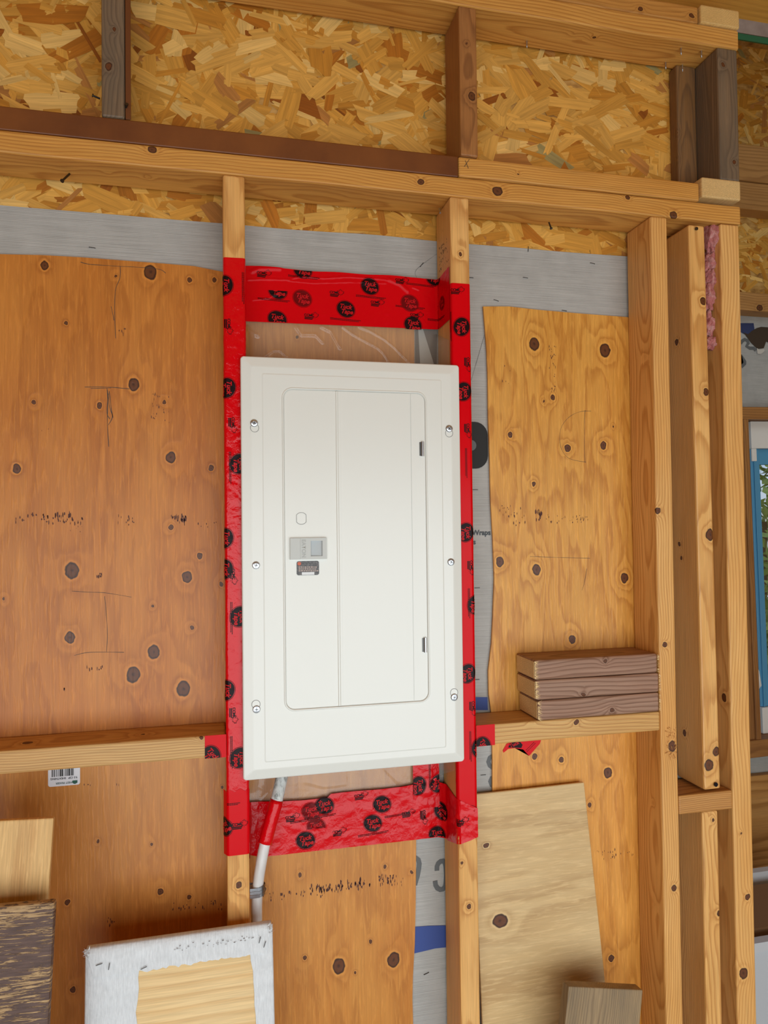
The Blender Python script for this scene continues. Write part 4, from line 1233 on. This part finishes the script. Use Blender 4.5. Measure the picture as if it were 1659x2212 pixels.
cm_.set(Base_Color=cm_.ramp(n, [(.3, srgb(198, 190, 184)), (.7, srgb(226, 222, 218))]), Roughness=.35)
cable = bm_obj('power_cable', tube_bm(dens(CP), .0098, 16), cm_.mat, None, CP[-1], smooth=True)
tag(cable, 'thick white cable dropping from the bottom of the panel', 'cable')
sm = NT('scuffed_silver_jacket'); n = sm.noise(sm.vmath('MULTIPLY', sm.coord(), (150, 150, 40)), 1, 4, .7)
sm.set(Base_Color=sm.ramp(n, [(.3, srgb(110, 112, 108)), (.5, srgb(206, 206, 200)), (.7, srgb(226, 226, 220))]), Roughness=.3)
bm_obj('bare_jacket', tube_bm(dens(CP[:3]), .0113, 16), sm.mat, cable, smooth=True)
bm_obj('tape_wrap', tube_bm(dens(CP[2:5]), [.0121] * 8 + [.0128], 16), M_TAPEW, cable, smooth=True)
# strap holding the cable
cst = at(559, 1922, .028); cst = Vector((max(cst.x, .0515), cst.y, cst.z))
b = bmesh.new()
for dz in (-.006, 0, .006):
    ringp = []
    pts = []
    for k in range(13):
        a = math.radians(-100 + 200 * k / 12)
        pts.append(Vector((cst.x + .0115 * math.cos(a), cst.y - .0115 * math.sin(a), cst.z + dz + .002 * math.cos(a))))
    pts = [Vector((.0392, cst.y + .0118, cst.z + dz))] + pts[::1] + [Vector((.0392, cst.y - .0118, cst.z + dz))]
    w_ = .0027
    vv = []
    for p_ in pts: vv.append((b.verts.new(p_ + Vector((0, 0, w_))), b.verts.new(p_ - Vector((0, 0, w_)))))
    for p1_, p2_ in zip(vv, vv[1:]): b.faces.new((p1_[0], p1_[1], p2_[1], p2_[0]))
r = bmesh.ops.solidify(b, geom=b.faces[:], thickness=.0009)
strap = bm_obj('cable_strap', b, M_STEEL, None, cst); tag(strap, 'ribbed metal strap clamping the white cable to the stud', 'strap')

# ================================================================== NAILS, SCREWS, INSULATION
def nail(px, py, Y, r, label, L=.012, tilt=(0, -1, 0), mat=None, bent=0):
    c = at(px, py, Y); d = Vector(tilt).normalized()
    b = bmesh.new()
    tube_bm([c + d * -.004, c + d * L * .5, c + d * L + Vector((0, 0, -bent))], r * .55, 8, bm=b)
    e = c + d * L + Vector((0, 0, -bent))
    tube_bm([e, e + d * .0015], r, 10, bm=b)
    o = bm_obj('nail', b, mat or M_DARKSTEEL, None, c)
    tag(o, label, 'nail')
    return o
nail(148, 378, .05, .0035, 'bent nail poking from the plate over the left bay', .022, (-.35, -.55, -.75))
nail(211, 211, .06, .003, 'small nail beside the weathered grey stud, left side', .008, (-.9, -.4, .1))
nail(273, 230, .0, .003, 'small nail at the foot of the brown strip', .004, (.2, -1, .3))
nail(1503, 495, 0, .0035, 'nail head near the top of the leaning stud', .002)
nail(1545, 1694, 0, .0045, 'dark screw head near the foot of the leaning stud', .0015, mat=simple('dark_screw', srgb(44, 40, 44), .3, .9))
nail(1187, 484, .045, .003, 'nail tip under the long plate in the right bay', .010, (.2, -.3, -1))
for i, (px, py, lab) in enumerate(((1138, 97, 'leftmost nail point through the uppermost plate'), (1438, 143, 'short nail point deep under the uppermost plate by the corner'), (1471, 112, 'second nail point through the uppermost plate near the corner'),
                                   (1515, 118, 'nail point through the uppermost plate nearest the end'), (1474, 148, 'nail point with a splinter under the uppermost plate'))):
    yy_ = (.045, .07, .035, .035, .07)[i]
    # height of the underside is fixed; find depth from pixel row
    v = _fw + R_ * ((px - W / 2) / FPX) - U_ * ((py - H / 2) / FPX)
    k = (TB - .008 - CAM.z) / v.z; c = CAM + v * k
    b = tube_bm([Vector((c.x, c.y, TB + .002)), Vector((c.x, c.y, TB - .011)), Vector((c.x + .0005, c.y, TB - .015))], [.0019, .0019, .0004], 8)
    o = bm_obj('nail', b, M_STEEL, None, (c.x, c.y, TB)); tag(o, lab, 'nail')
b = tube_bm([at(949, 450, .02), at(951, 460, .01)], .0018, 8)
o = bm_obj('nail', b, M_STEEL, None, at(950, 455, .02)); tag(o, 'nail at the top of the stud right of the panel', 'nail')

# pink insulation between the last two studs
im = NT('pink_fibreglass'); P_ = im.coord()
n1 = im.noise(P_, 60, 5, .7, 1.0); n2 = im.noise(P_, 300, 4, .7)
im.set(Base_Color=im.ramp(n1, [(.25, srgb(186, 98, 92)), (.5, srgb(214, 132, 126)), (.75, srgb(240, 192, 182))]), Roughness=.95)
im.bsdf.inputs['Subsurface Weight'].default_value = .3
im.bsdf.inputs['Subsurface Radius'].default_value = (.02, .01, .01)
im.bump(im.math('ADD', n1, n2), .9, .006)
b = bmesh.new()
for (px, py, rx, rz, y) in ((1546, 508, .017, .035, .012), (1538, 565, .012, .022, .02), (1538, 600, .012, .022, .02), (1534, 640, .010, .03, .02), (1534, 700, .009, .03, .022), (1537, 738, .012, .014, .02)):
    c = at(px, py, y)
    s_ = bmesh.ops.create_icosphere(b, subdivisions=4, radius=1.0)
    for v in s_['verts']:
        q = v.co.copy()
        d = 1 + .45 * mnoise.noise(q * 2.4 + Vector((px, 0, 0))) + .25 * mnoise.noise(q * 6 + Vector((0, py, 0)))
        v.co = c + Vector((max(-.015, min(.0155, q.x * rx * d * 1.15)), q.y * .018 * d + .012, q.z * rz * d))
ins = bm_obj('insulation', b, im.mat, None, at(1540, 740, .05), smooth=True)
tag(ins, 'pink fibreglass insulation stuffed between the two outermost studs', 'insulation')

# ================================================================== LEANING BOARDS
# left: bare plywood offcut behind, painted board in front
A, B = at(-150, 1781, -.10), at(115.5, 1767, -.10)
dn = Vector((0, -.11, -1)).normalized()
Lb = (A.z - FLOOR) / -dn.z - .004
plank('plywood_offcut', A, B, A + dn, Lb, .012, 'bare plywood offcut leaning behind the peeling brown board', 'board', (srgb(228, 186, 124), srgb(216, 168, 102), srgb(188, 132, 70)), (), axis='z', style='ply', figure=10, ring=.5)
A, B = at(-150, 1972, -.165), at(118, 1949, -.165)
Lb = (A.z - FLOOR) / -dn.z - .004
PBO, MB_, wB_ = plank('painted_board', A, B, A + Vector((.0, -.09, -1)), Lb, .018, 'brown board with peeling paint leaning at the lower left', 'board', C_PINE, (), axis='x', bev=.004)
pm = NT('peeling_brown_paint'); P_ = pm.coord()
n1 = pm.noise(pm.vmath('MULTIPLY', P_, (26, 26, 330)), 1, 5, .7, .5)
n2 = pm.noise(pm.vmath('MULTIPLY', P_, (4, 4, 14)), 1, 3, .6)
mask = pm.ramp(pm.math('ADD', n1, pm.math('MULTIPLY', pm.math('SUBTRACT', n2, .5), .5)), [(.50, 0.0), (.53, 1.0)])
n3 = pm.noise(pm.vmath('MULTIPLY', P_, (30, 30, 300)), 1, 3, .6)
woodc = pm.ramp(n3, [(.3, srgb(150, 116, 78)), (.7, srgb(196, 160, 112))])
paint = pm.ramp(n3, [(.3, srgb(76, 54, 46)), (.7, srgb(104, 78, 68))])
pm.set(Base_Color=pm.mix(mask, paint, woodc), Roughness=.65)
pm.bump(pm.math('SUBTRACT', n3, mask), .5, .0015)
PBO.data.materials.clear(); PBO.data.materials.append(pm.mat)

# board wrapped in white membrane
A, B = at(187, 2052, -.045), at(586, 1996, -.045)
Lb = (A.z - FLOOR) / math.cos(.12) - .006
WB, MW, wW = plank('wrapped_board', A, B, A + Vector((0, -.12, -1)), Lb, .018, 'pale board edged with white house wrap leaning under the cable', 'board',
                   (srgb(240, 206, 150), srgb(232, 192, 130), srgb(206, 152, 84)), (), axis='x', bev=.002, freq=55, ring=.45, pith=(.03, Lb - .19))
wh = NT('white_wrap_fabric'); P_ = wh.coord()
n1 = wh.noise(wh.vmath('MULTIPLY', P_, (420, 30, 60)), 1, 3, .6); n2 = wh.noise(P_, 45, 4, .6, .6)
wh.set(Base_Color=wh.mix(1.0, wh.ramp(n1, [(.3, srgb(208, 208, 208)), (.7, srgb(228, 228, 228))]), wh.ramp(n2, [(.3, .92), (.7, 1.03)]), 'MULTIPLY'), Roughness=.6)
wh.bump(wh.math('ADD', wh.math('MULTIPLY', n2, 2.5), n1), .4, .0016)
def strip_local(name, outer, innerf, n, thick, mat, parent):
    pass
def wrap_piece(name, pts_outer, pts_inner, y, edge_dir, mat):
    """cloth piece on the board's face between an outer edge (folded over) and a ragged inner edge; local coords"""
    V, F = [], []
    n = len(pts_outer)
    for i in range(n):
        o_, i_ = Vector((pts_outer[i][0], 0, pts_outer[i][1])), Vector((pts_inner[i][0], 0, pts_inner[i][1]))
        back = o_ + Vector((edge_dir[0], 0, edge_dir[1])) * .0022
        rows = [Vector((back.x, .012, back.z)), Vector((back.x, .001, back.z)), Vector((o_.x, -.0022, o_.z))]
        for k in range(1, 7):
            p = o_.lerp(i_, k / 6)
            w_ = .0018 * abs(mnoise.noise(Vector((p.x * 40, y * 100, p.z * 40)))) if k < 6 else .0002
            rows.append(Vector((p.x, y - .0008 - w_, p.z)))
        V += rows
    m_ = 9
    for i in range(n - 1):
        for k in range(m_ - 1):
            a = i * m_ + k; F.append((a, a + 1, a + m_ + 1, a + m_))
    me = bpy.data.meshes.new(name); me.from_pydata([tuple(v) for v in V], [], F)
    o = link(name, me, mat, WB, (0, 0, 0), smooth=True)
    return o
N = 60
rn = lambda s_: mnoise.noise(Vector((s_ * 24, 7.7, 0))) * .004 + mnoise.noise(Vector((s_ * 90, 3, 0))) * .0018
# left, right and top strips (local: x across 0..wW, z up 0..Lb)
wl, wr_, wt = .083, .040, .043
wrap_piece('wrap_strip', [(0, Lb - (Lb - .02) * i / N) for i in range(N + 1)], [(wl + rn(i / N * 3) - .012 * min(1, i / 12), Lb - (Lb - .02) * i / N) for i in range(N + 1)], -.0002, (-1, 0), wh.mat)
wrap_piece('wrap_strip', [(wW, Lb - (Lb - .02) * i / N) for i in range(N + 1)], [(wW - wr_ - rn(i / N * 3 + 9) + .012 * min(1, i / 8), Lb - (Lb - .02) * i / N) for i in range(N + 1)], -.0002, (1, 0), wh.mat)
wrap_piece('wrap_strip', [(wW * i / N, Lb) for i in range(N + 1)], [(wW * i / N + (.012 * (1 - i / 6) if i < 6 else 0) - (.01 * (i - N + 4) / 4 if i > N - 4 else 0), Lb - wt - rn(i / N * 4 + 3)) for i in range(N + 1)], -.0024, (0, 1), wh.mat)
# scuffed print along the top strip, staples and frayed corners
V, F = [], []
rnd = random.Random(21)
for _ in range(46):
    u_ = rnd.uniform(.44, .95); x = u_ * wW; z = Lb - .016 + rnd.gauss(0, .0018); w_ = rnd.uniform(.0008, .004); h_ = rnd.uniform(.0005, .0013)
    k = len(V); V += [(x, -.0062, z), (x + w_, -.0062, z + h_ * .3), (x + w_ * .8, -.0062, z + h_), (x + .1 * w_, -.0062, z + h_ * .8)]; F.append((k, k + 1, k + 2, k + 3))
me = bpy.data.meshes.new('scuffed_print'); me.from_pydata(V, [], F); o = link('scuffed_print', me, simple('scuff_brown', srgb(96, 84, 80), .6), WB, (0, 0, 0)); o['kind'] = 'stuff'
for (x, z, a) in ((.035, Lb - .027, 1.4), (.088, Lb - .037, .3), (wW - .02, Lb - .02, 1.3), (wW - .012, Lb - .028, 1.2), (.02, Lb - .022, .2)):
    d = Vector((math.cos(a), 0, math.sin(a))) * .005; c = Vector((x, -.0066, z))
    o = bm_obj('staple', tube_bm([c - d, c + d], .0006, 6), M_STAPLE, None); o.parent = WB
V, F = [], []
for (cx, s_) in ((0, -1), (wW, 1)):
    for _ in range(26):
        k = len(V); p = Vector((cx + s_ * rnd.uniform(-.006, .002), -.005, Lb + rnd.uniform(-.012, .002))); d = Vector((s_ * rnd.uniform(-.2, 1), rnd.uniform(-1, .2), rnd.uniform(-.3, 1))).normalized() * rnd.uniform(.003, .008)
        n_v = Vector((rnd.uniform(-1, 1), 0, rnd.uniform(-1, 1))) * .0012
        V += [tuple(p + n_v), tuple(p - n_v), tuple(p + d)]; F.append((k, k + 1, k + 2))
me = bpy.data.meshes.new('frayed_corner'); me.from_pydata(V, [], F); o = link('frayed_corner', me, wh.mat, WB, (0, 0, 0)); o['kind'] = 'stuff'

# right: plywood offcut leaning in the bay
A, B = at(1020, 1717, .074), at(1262, 1690, .074)
A.x = max(A.x, .4630)
lean = Vector((0, -.028, -.45)).normalized()
Lb = (A.z - FLOOR - .041) / -lean.z - .004
OFC, _m, wO = plank('plywood_offcut', A, B, A + lean, Lb, .0075, 'grey-yellow plywood offcut leaning in the bay right of the panel', 'board',
      (srgb(222, 190, 138), srgb(206, 168, 112), srgb(170, 128, 76)), ((.19, .247, .013), (.13, .48, .022), (.10, .10, .005)), axis='x', style='ply', figure=5, ring=.45, weather=.10, rough=.5, fiber=.12)
for v in OFC.data.vertices:
    if v.co.x > wO / 2: v.co.x += (Lb - v.co.z) * .055
# weathered board end at the lower right
A, B = at(1229, 2131, -.055), at(1389, 2139, -.055)
lean = Vector((.0, -.05, -.5)).normalized()
Lb = (A.z - FLOOR) / -lean.z - .006
plank('weathered_board', A, B, A + lean, Lb, .025, 'weathered greenish grey board end at the lower right', 'board', (srgb(176, 146, 106), srgb(150, 122, 84), srgb(110, 84, 56)), (), axis='z', weather=.45, freq=260)

# ================================================================== BEYOND THE WALL END
YFAR = 1.60
def far(px, py): return at(px, py, YFAR)
fx0, fx1 = 1.9, 3.6
zs = {k: far(1630, v).z for k, v in dict(osbtop=92, b1=314, b2=392, b3=470, o2=632, hb=692, wh=878, wt=905, sill=1592, sillb=1627, wrapb=1682, plyb=1940).items()}
fw_ = box('wall_far', fx0, fx1, YFAR + .09, YFAR + .10, FLOOR, 2.6, M_OSB); tag(fw_, kind='structure')
# cut a window hole by building around it
bpy.data.objects.remove(fw_)
wx0 = far(1606, 1250).x - .0
b = bmesh.new()
box_bm(.95, wx0, YFAR + .09, YFAR + .10, FLOOR, 2.6, bm=b)
box_bm(wx0, wx0 + .75, YFAR + .09, YFAR + .10, FLOOR, zs['sill'] - .02, bm=b)
box_bm(wx0, wx0 + .75, YFAR + .09, YFAR + .10, zs['wt'] + .0, 2.6, bm=b)
box_bm(wx0 + .75, fx1, YFAR + .09, YFAR + .10, FLOOR, 2.6, bm=b)
fw_ = bm_obj('wall_far', b, M_OSB, None, (2.5, YFAR + .095, FLOOR)); tag(fw_, kind='structure')
strands(fw_, [(1.15, 3.3, zs['o2'] - .02, 2.3)], YFAR + .0895, 2600, 23, 1.6)
FC = (srgb(196, 144, 84), srgb(180, 126, 66), srgb(140, 90, 44))
lumber('far_header', 1.12, fx1, YFAR, YFAR + .088, zs['b2'], zs['b1'], 'x', 'upper of the two pale header boards in the far room', 'board', FC, (), freq=80)
lumber('far_header', 1.12, fx1, YFAR + .005, YFAR + .088, zs['b3'] + .04, zs['b2'] - .004, 'x', 'lower of the two pale header boards in the far room', 'board', FC, (), freq=80)
lumber('far_plate', 1.12, fx1, YFAR, YFAR + .0855, zs['hb'] + .045, zs['o2'], 'x', 'plate above the grey membrane in the far room', 'plate', FC, kn(YFAR, (1641, 665, 8)), freq=80)
fwrap = sheet('house_wrap', 1.12, fx1, zs['wh'] - .02, zs['hb'] + .06, lambda x, z: YFAR + .0873 + .0004 * mnoise.noise(Vector((x * 9, z * 9, 0))), 40, 12, M_WRAP)
tag(fwrap, 'torn grey house wrap above the far window', 'house wrap')
yfw = YFAR + .0864
def fpoly(name, pts, mat, dy=0): return px_poly(name, pts, yfw - dy, mat, fwrap)
fpoly('wrap_tear', [(1606, 718), (1616, 722), (1624, 715), (1634, 709), (1644, 706), (1659, 707), (1672, 712), (1672, 745), (1655, 738), (1650, 752), (1636, 754), (1622, 740)], simple('torn_hole_brown', srgb(62, 46, 30), .8), .002)
fpoly('wrap_flap', [(1635, 752), (1641, 755), (1650, 753), (1652, 758), (1644, 765), (1636, 764)], simple('flap_pale', srgb(198, 190, 178), .7), .004)
fpoly('wrap_stripe', [(1597, 698), (1628, 698), (1630, 712), (1620, 722), (1608, 722), (1597, 716)], simple('far_wrap_blue', srgb(44, 56, 96), .6), .001)
arc_f = [(1600, 742), (1603, 737), (1609, 733), (1615, 736), (1617, 741), (1613, 748), (1620, 752), (1628, 752), (1633, 757)]
P = [at(px, py, yfw - .002) for px, py in arc_f]
V, F = [], []
for i, q_ in enumerate(P):
    d = (P[min(i + 1, len(P) - 1)] - P[max(i - 1, 0)]).normalized(); s_ = Vector((d.z, 0, -d.x)) * .008
    V += [q_ + s_, q_ - s_]
    if i: F.append((2 * i - 2, 2 * i - 1, 2 * i + 1, 2 * i))
mesh_obj('wrap_figure', V, F, M_WPR, fwrap)
fpoly('wrap_figure', [(1597, 771), (1602, 765), (1612, 780), (1612, 787), (1604, 795), (1598, 792), (1606, 783)], M_WPR, .002)

# window in the far wall
wn_r = empty('window_1', (wx0 + .35, YFAR + .05, zs['sill'])); tag(wn_r, kind='structure')
WD = (srgb(176, 122, 66), srgb(156, 102, 52), srgb(116, 72, 36))
jm = wood('far_jamb_wood', 'z', WD, (), (0, 0, 0), freq=80)
jm2 = wood('far_head_wood', 'x', WD, (), (0, 0, 0), freq=80)
x_a = at(1611, 1250, YFAR - .02).x; x_b = at(1624, 1250, YFAR - .02).x; x_c = at(1641, 1250, YFAR + .045).x; x_d = at(1657, 1250, YFAR + .045).x
box('jamb', x_a - .02, x_b, YFAR - .02, YFAR + .09, zs['sill'], zs['wt'] + .02, jm, wn_r, .003)
box('jamb_edge', x_b - .002, at(1637, 1250, YFAR - .03).x, YFAR - .03, YFAR + .03, zs['sill'], zs['wt'], jm, wn_r, .002)
box('head', x_a - .02, wx0 + .78, YFAR - .02, YFAR + .09, zs['wt'] + .001, zs['wh'], jm2, wn_r, .003)
box('sill', x_a - .05, wx0 + .8, YFAR - .04, YFAR + .09, zs['sillb'], zs['sill'] + .004, jm2, wn_r, .003)
M_BLUE = simple('window_blue', srgb(84, 150, 190), .4)
M_WHT = simple('window_white', srgb(226, 222, 216), .4)
zh2 = far(1640, 965).z; zsb = far(1650, 1530).z
box('frame_head', x_c - .012, wx0 + .74, YFAR + .03, YFAR + .07, zh2, zs['wt'] - .001, M_WHT, wn_r, .003)
box('frame_side', x_c - .008, x_d, YFAR + .045, YFAR + .08, zsb, zh2, M_BLUE, wn_r, .003)
box('frame_side_lip', x_c + .005, x_c + .012, YFAR + .038, YFAR + .046, zsb, zh2, M_BLUE, wn_r, .001)
box('frame_corner', x_c - .006, x_d - .02, YFAR + .036, YFAR + .047, zh2 - .06, zh2 + .004, M_WHT, wn_r, .004)
box('frame_rail', x_d, wx0 + .74, YFAR + .05, YFAR + .08, zh2 - .075, zh2 - .001, M_BLUE, wn_r, .002)
box('frame_bottom', x_c - .012, wx0 + .74, YFAR + .03, YFAR + .07, zs['sill'] + .005, zsb - .001, M_WHT, wn_r, .003)
hx = far(1646, 1450).x
hbm = tube_bm([Vector((hx, YFAR + .04, far(1646, 1435).z)), Vector((hx + .003, YFAR + .025, far(1646, 1450).z)), Vector((hx + .008, YFAR + .02, far(1647, 1480).z)), Vector((hx + .008, YFAR + .04, far(1647, 1490).z))], .008, 10)
bm_obj('window_handle', hbm, M_WHT, wn_r, smooth=True)
gm = NT('window_glass')
tr_ = gm.n.new('ShaderNodeBsdfTransparent'); gl = gm.n.new('ShaderNodeBsdfGlossy'); gl.inputs['Roughness'].default_value = .02
mx = gm.n.new('ShaderNodeMixShader'); mx.inputs[0].default_value = .08
gm.t.links.new(tr_.outputs[0], mx.inputs[1]); gm.t.links.new(gl.outputs[0], mx.inputs[2]); gm.t.links.new(mx.outputs[0], gm.out.inputs['Surface'])
box('pane', x_d - .004, wx0 + .74, YFAR + .066, YFAR + .070, zsb, zh2 - .07, gm.mat, wn_r)
wn_r.rotation_euler.y = -math.radians(1.2)
# membrane and plank below the window
fw2 = sheet('house_wrap', 1.12, fx1, zs['wrapb'] - .03, zs['sillb'] - .002, lambda x, z: YFAR + .07, 20, 4, M_WRAP); tag(fw2, 'strip of grey house wrap under the far window sill', 'house wrap')
lumber('far_board', 1.12, fx1, YFAR + .03, YFAR + .065, zs['plyb'] - .2, zs['wrapb'], 'x', 'wide orange pine board under the far window', 'board', (srgb(206, 152, 88), srgb(192, 134, 68), srgb(152, 98, 42)), kn(YFAR, (1639, 1746, 4)), freq=45, ring=.8, pith=(YFAR + .3, -1.4))
# roof edge of the far room: pale purlin with a green edge
gp = NT('pale_purlin'); n = gp.noise(gp.coord(), 12, 4, .6); gp.set(Base_Color=gp.ramp(n, [(.3, srgb(150, 122, 106)), (.7, srgb(184, 156, 138))]), Roughness=.7)
p0 = at(1597, 38, .7); p1 = at(1659, 72, .7)
PUR = box('roof_purlin', .9, 3.5, .70, .712, at(1620, 74, .7).z, at(1620, 30, .7).z, gp.mat); tag(PUR, 'pale purlin with a green lower edge at the top right', 'purlin')
box('green_edge', .9, 3.5, .701, .706, at(1620, 88, .7).z, at(1620, 75, .7).z, simple('green_paint', srgb(40, 96, 44), .5), PUR)
o = box('roof_deck', .7, 3.6, .06, 1.75, 2.3, 2.32, M_OSB); o.name = 'ceiling_far'; tag(o, kind='structure')
# white open bin on the floor
def bin_bm(x0, x1, y0, y1, z0, z1, r, th):
    bm = bmesh.new(); L = []
    def lp(i, z):
        pts = []
        for cx, cy, a0 in ((x1 - i - r, y1 - i - r, 0), (x0 + i + r, y1 - i - r, 90), (x0 + i + r, y0 + i + r, 180), (x1 - i - r, y0 + i + r, 270)):
            for k in range(7):
                a = math.radians(a0 + 15 * k); pts.append((cx + r * math.cos(a), cy + r * math.sin(a)))
        return [bm.verts.new((p[0], p[1], z)) for p in pts]
    L = [lp(.05, z0), lp(.0, z1 - .04), lp(-.02, z1 - .03), lp(-.02, z1), lp(th, z1), lp(th + .05, z0 + .02)]
    for a, b_ in zip(L, L[1:]):
        for k in range(len(a)): bm.faces.new((a[k], a[(k + 1) % len(a)], b_[(k + 1) % len(a)], b_[k]))
    bm.faces.new(L[0][::-1]); bm.faces.new(L[-1])
    return bm
zr_ = at(1640, 2028, .75).z; bx = at(1600, 2028, .75).x
BIN = bm_obj('storage_bin', bin_bm(bx - .1, bx + .7, .75, 1.15, FLOOR + .001, zr_, .05, .012), simple('white_plastic', srgb(214, 214, 216), .4), None, (bx + .3, .95, FLOOR), smooth=False)
tag(BIN, 'white plastic bin standing beyond the end of the wall', 'bin')
box('cardboard_contents', bx - .02, bx + .6, .82, 1.08, FLOOR + .05, zr_ - .012, simple('cardboard', srgb(150, 112, 76), .8), BIN, .004)

# greenery outside the far window
gm_ = NT('leaf_green'); n = gm_.noise(gm_.coord(), 5, 3, .6); gm_.set(Base_Color=gm_.ramp(n, [(.3, srgb(96, 128, 52)), (.7, srgb(190, 206, 120))]), Roughness=.6)
rnd = random.Random(77); V, F = [], []
for _ in range(2600):
    c = Vector((rnd.gauss(6.2, 1.1), rnd.gauss(6.0, .5), rnd.uniform(-1.7, 1.3)))
    d = Vector((rnd.uniform(-1, 1), rnd.uniform(-1, 1), rnd.uniform(-1, 1))).normalized() * .11
    e2 = d.cross(Vector((rnd.uniform(-1, 1), rnd.uniform(-1, 1), rnd.uniform(-1, 1)))).normalized() * .045
    k = len(V); V += [c - d, c + e2, c + d, c - e2]; F.append((k, k + 1, k + 2, k + 3))
bush = empty('garden_shrub', (6.2, 6.0, FLOOR)); tag(bush, 'sunlit green shrub outside the far window', 'shrub')
o = mesh_obj('foliage', V, F, gm_.mat, bush); o['kind'] = 'stuff'
bm_obj('stem', tube_bm([(6.2, 6, FLOOR), (6.25, 6, 0)], .05, 8), simple('bark', srgb(90, 70, 50), .8), bush)
o = box('floor_outside', -6, 12, 1.76, 14, FLOOR - .1, FLOOR - .02, simple('lawn', srgb(120, 140, 80), .9)); tag(o, kind='structure')

# pencilled cross on the pale plate
PLT = [o for o in bpy.data.objects if o.name == 'upper_plate'][0]
strokes('pencil_mark', [[(1005, 346), (1012, 364)], [(1014, 344), (1003, 360)]], .0012, .0006, M_PENCIL, PLT)
# worn stamp on the inner face of the right stud

rnd = random.Random(91); V, F = [], []
STR_ = [o for o in bpy.data.objects if o.get('label') == 'stud at the right side of the white panel'][0]
for _ in range(70):
    yv, zv = rnd.uniform(.015, .075), rnd.choice((.486, .500, .514, .528)) + rnd.uniform(-.004, .004)
    k = len(V); a_, b__ = rnd.uniform(.0005, .0022), rnd.uniform(.0008, .004)
    V += [(.4223, yv, zv), (.4223, yv - a_, zv), (.4223, yv - a_, zv + b__), (.4223, yv, zv + b__)]; F.append((k, k + 1, k + 2, k + 3))
o = mesh_obj('grade_stamp', V, F, M_INKG, STR_); o['kind'] = 'stuff'

# splintered bruise on the edge of the stud beside the shelf block
rnd = random.Random(17); V, F = [], []
STA_ = [o for o in bpy.data.objects if o.get('label') == 'stud at the right end of the short shelf block'][0]
for _ in range(60):
    p = at(rnd.uniform(1436, 1461), rnd.uniform(1570, 1640), -.0004)
    p.x = min(p.x, .889)
    d = Vector((rnd.uniform(.1, 1), rnd.uniform(-.9, -.1), rnd.uniform(-1, 1))).normalized() * rnd.uniform(.003, .009)
    q_ = Vector((rnd.uniform(-1, 1), 0, rnd.uniform(-1, 1))).normalized() * rnd.uniform(.0006, .0016)
    k = len(V); V += [p + q_, p - q_, p + d]; F.append((k, k + 1, k + 2))
o = mesh_obj('splinters', V, F, simple('bruised_fibres', srgb(196, 136, 72), .8), STA_); o['kind'] = 'stuff'
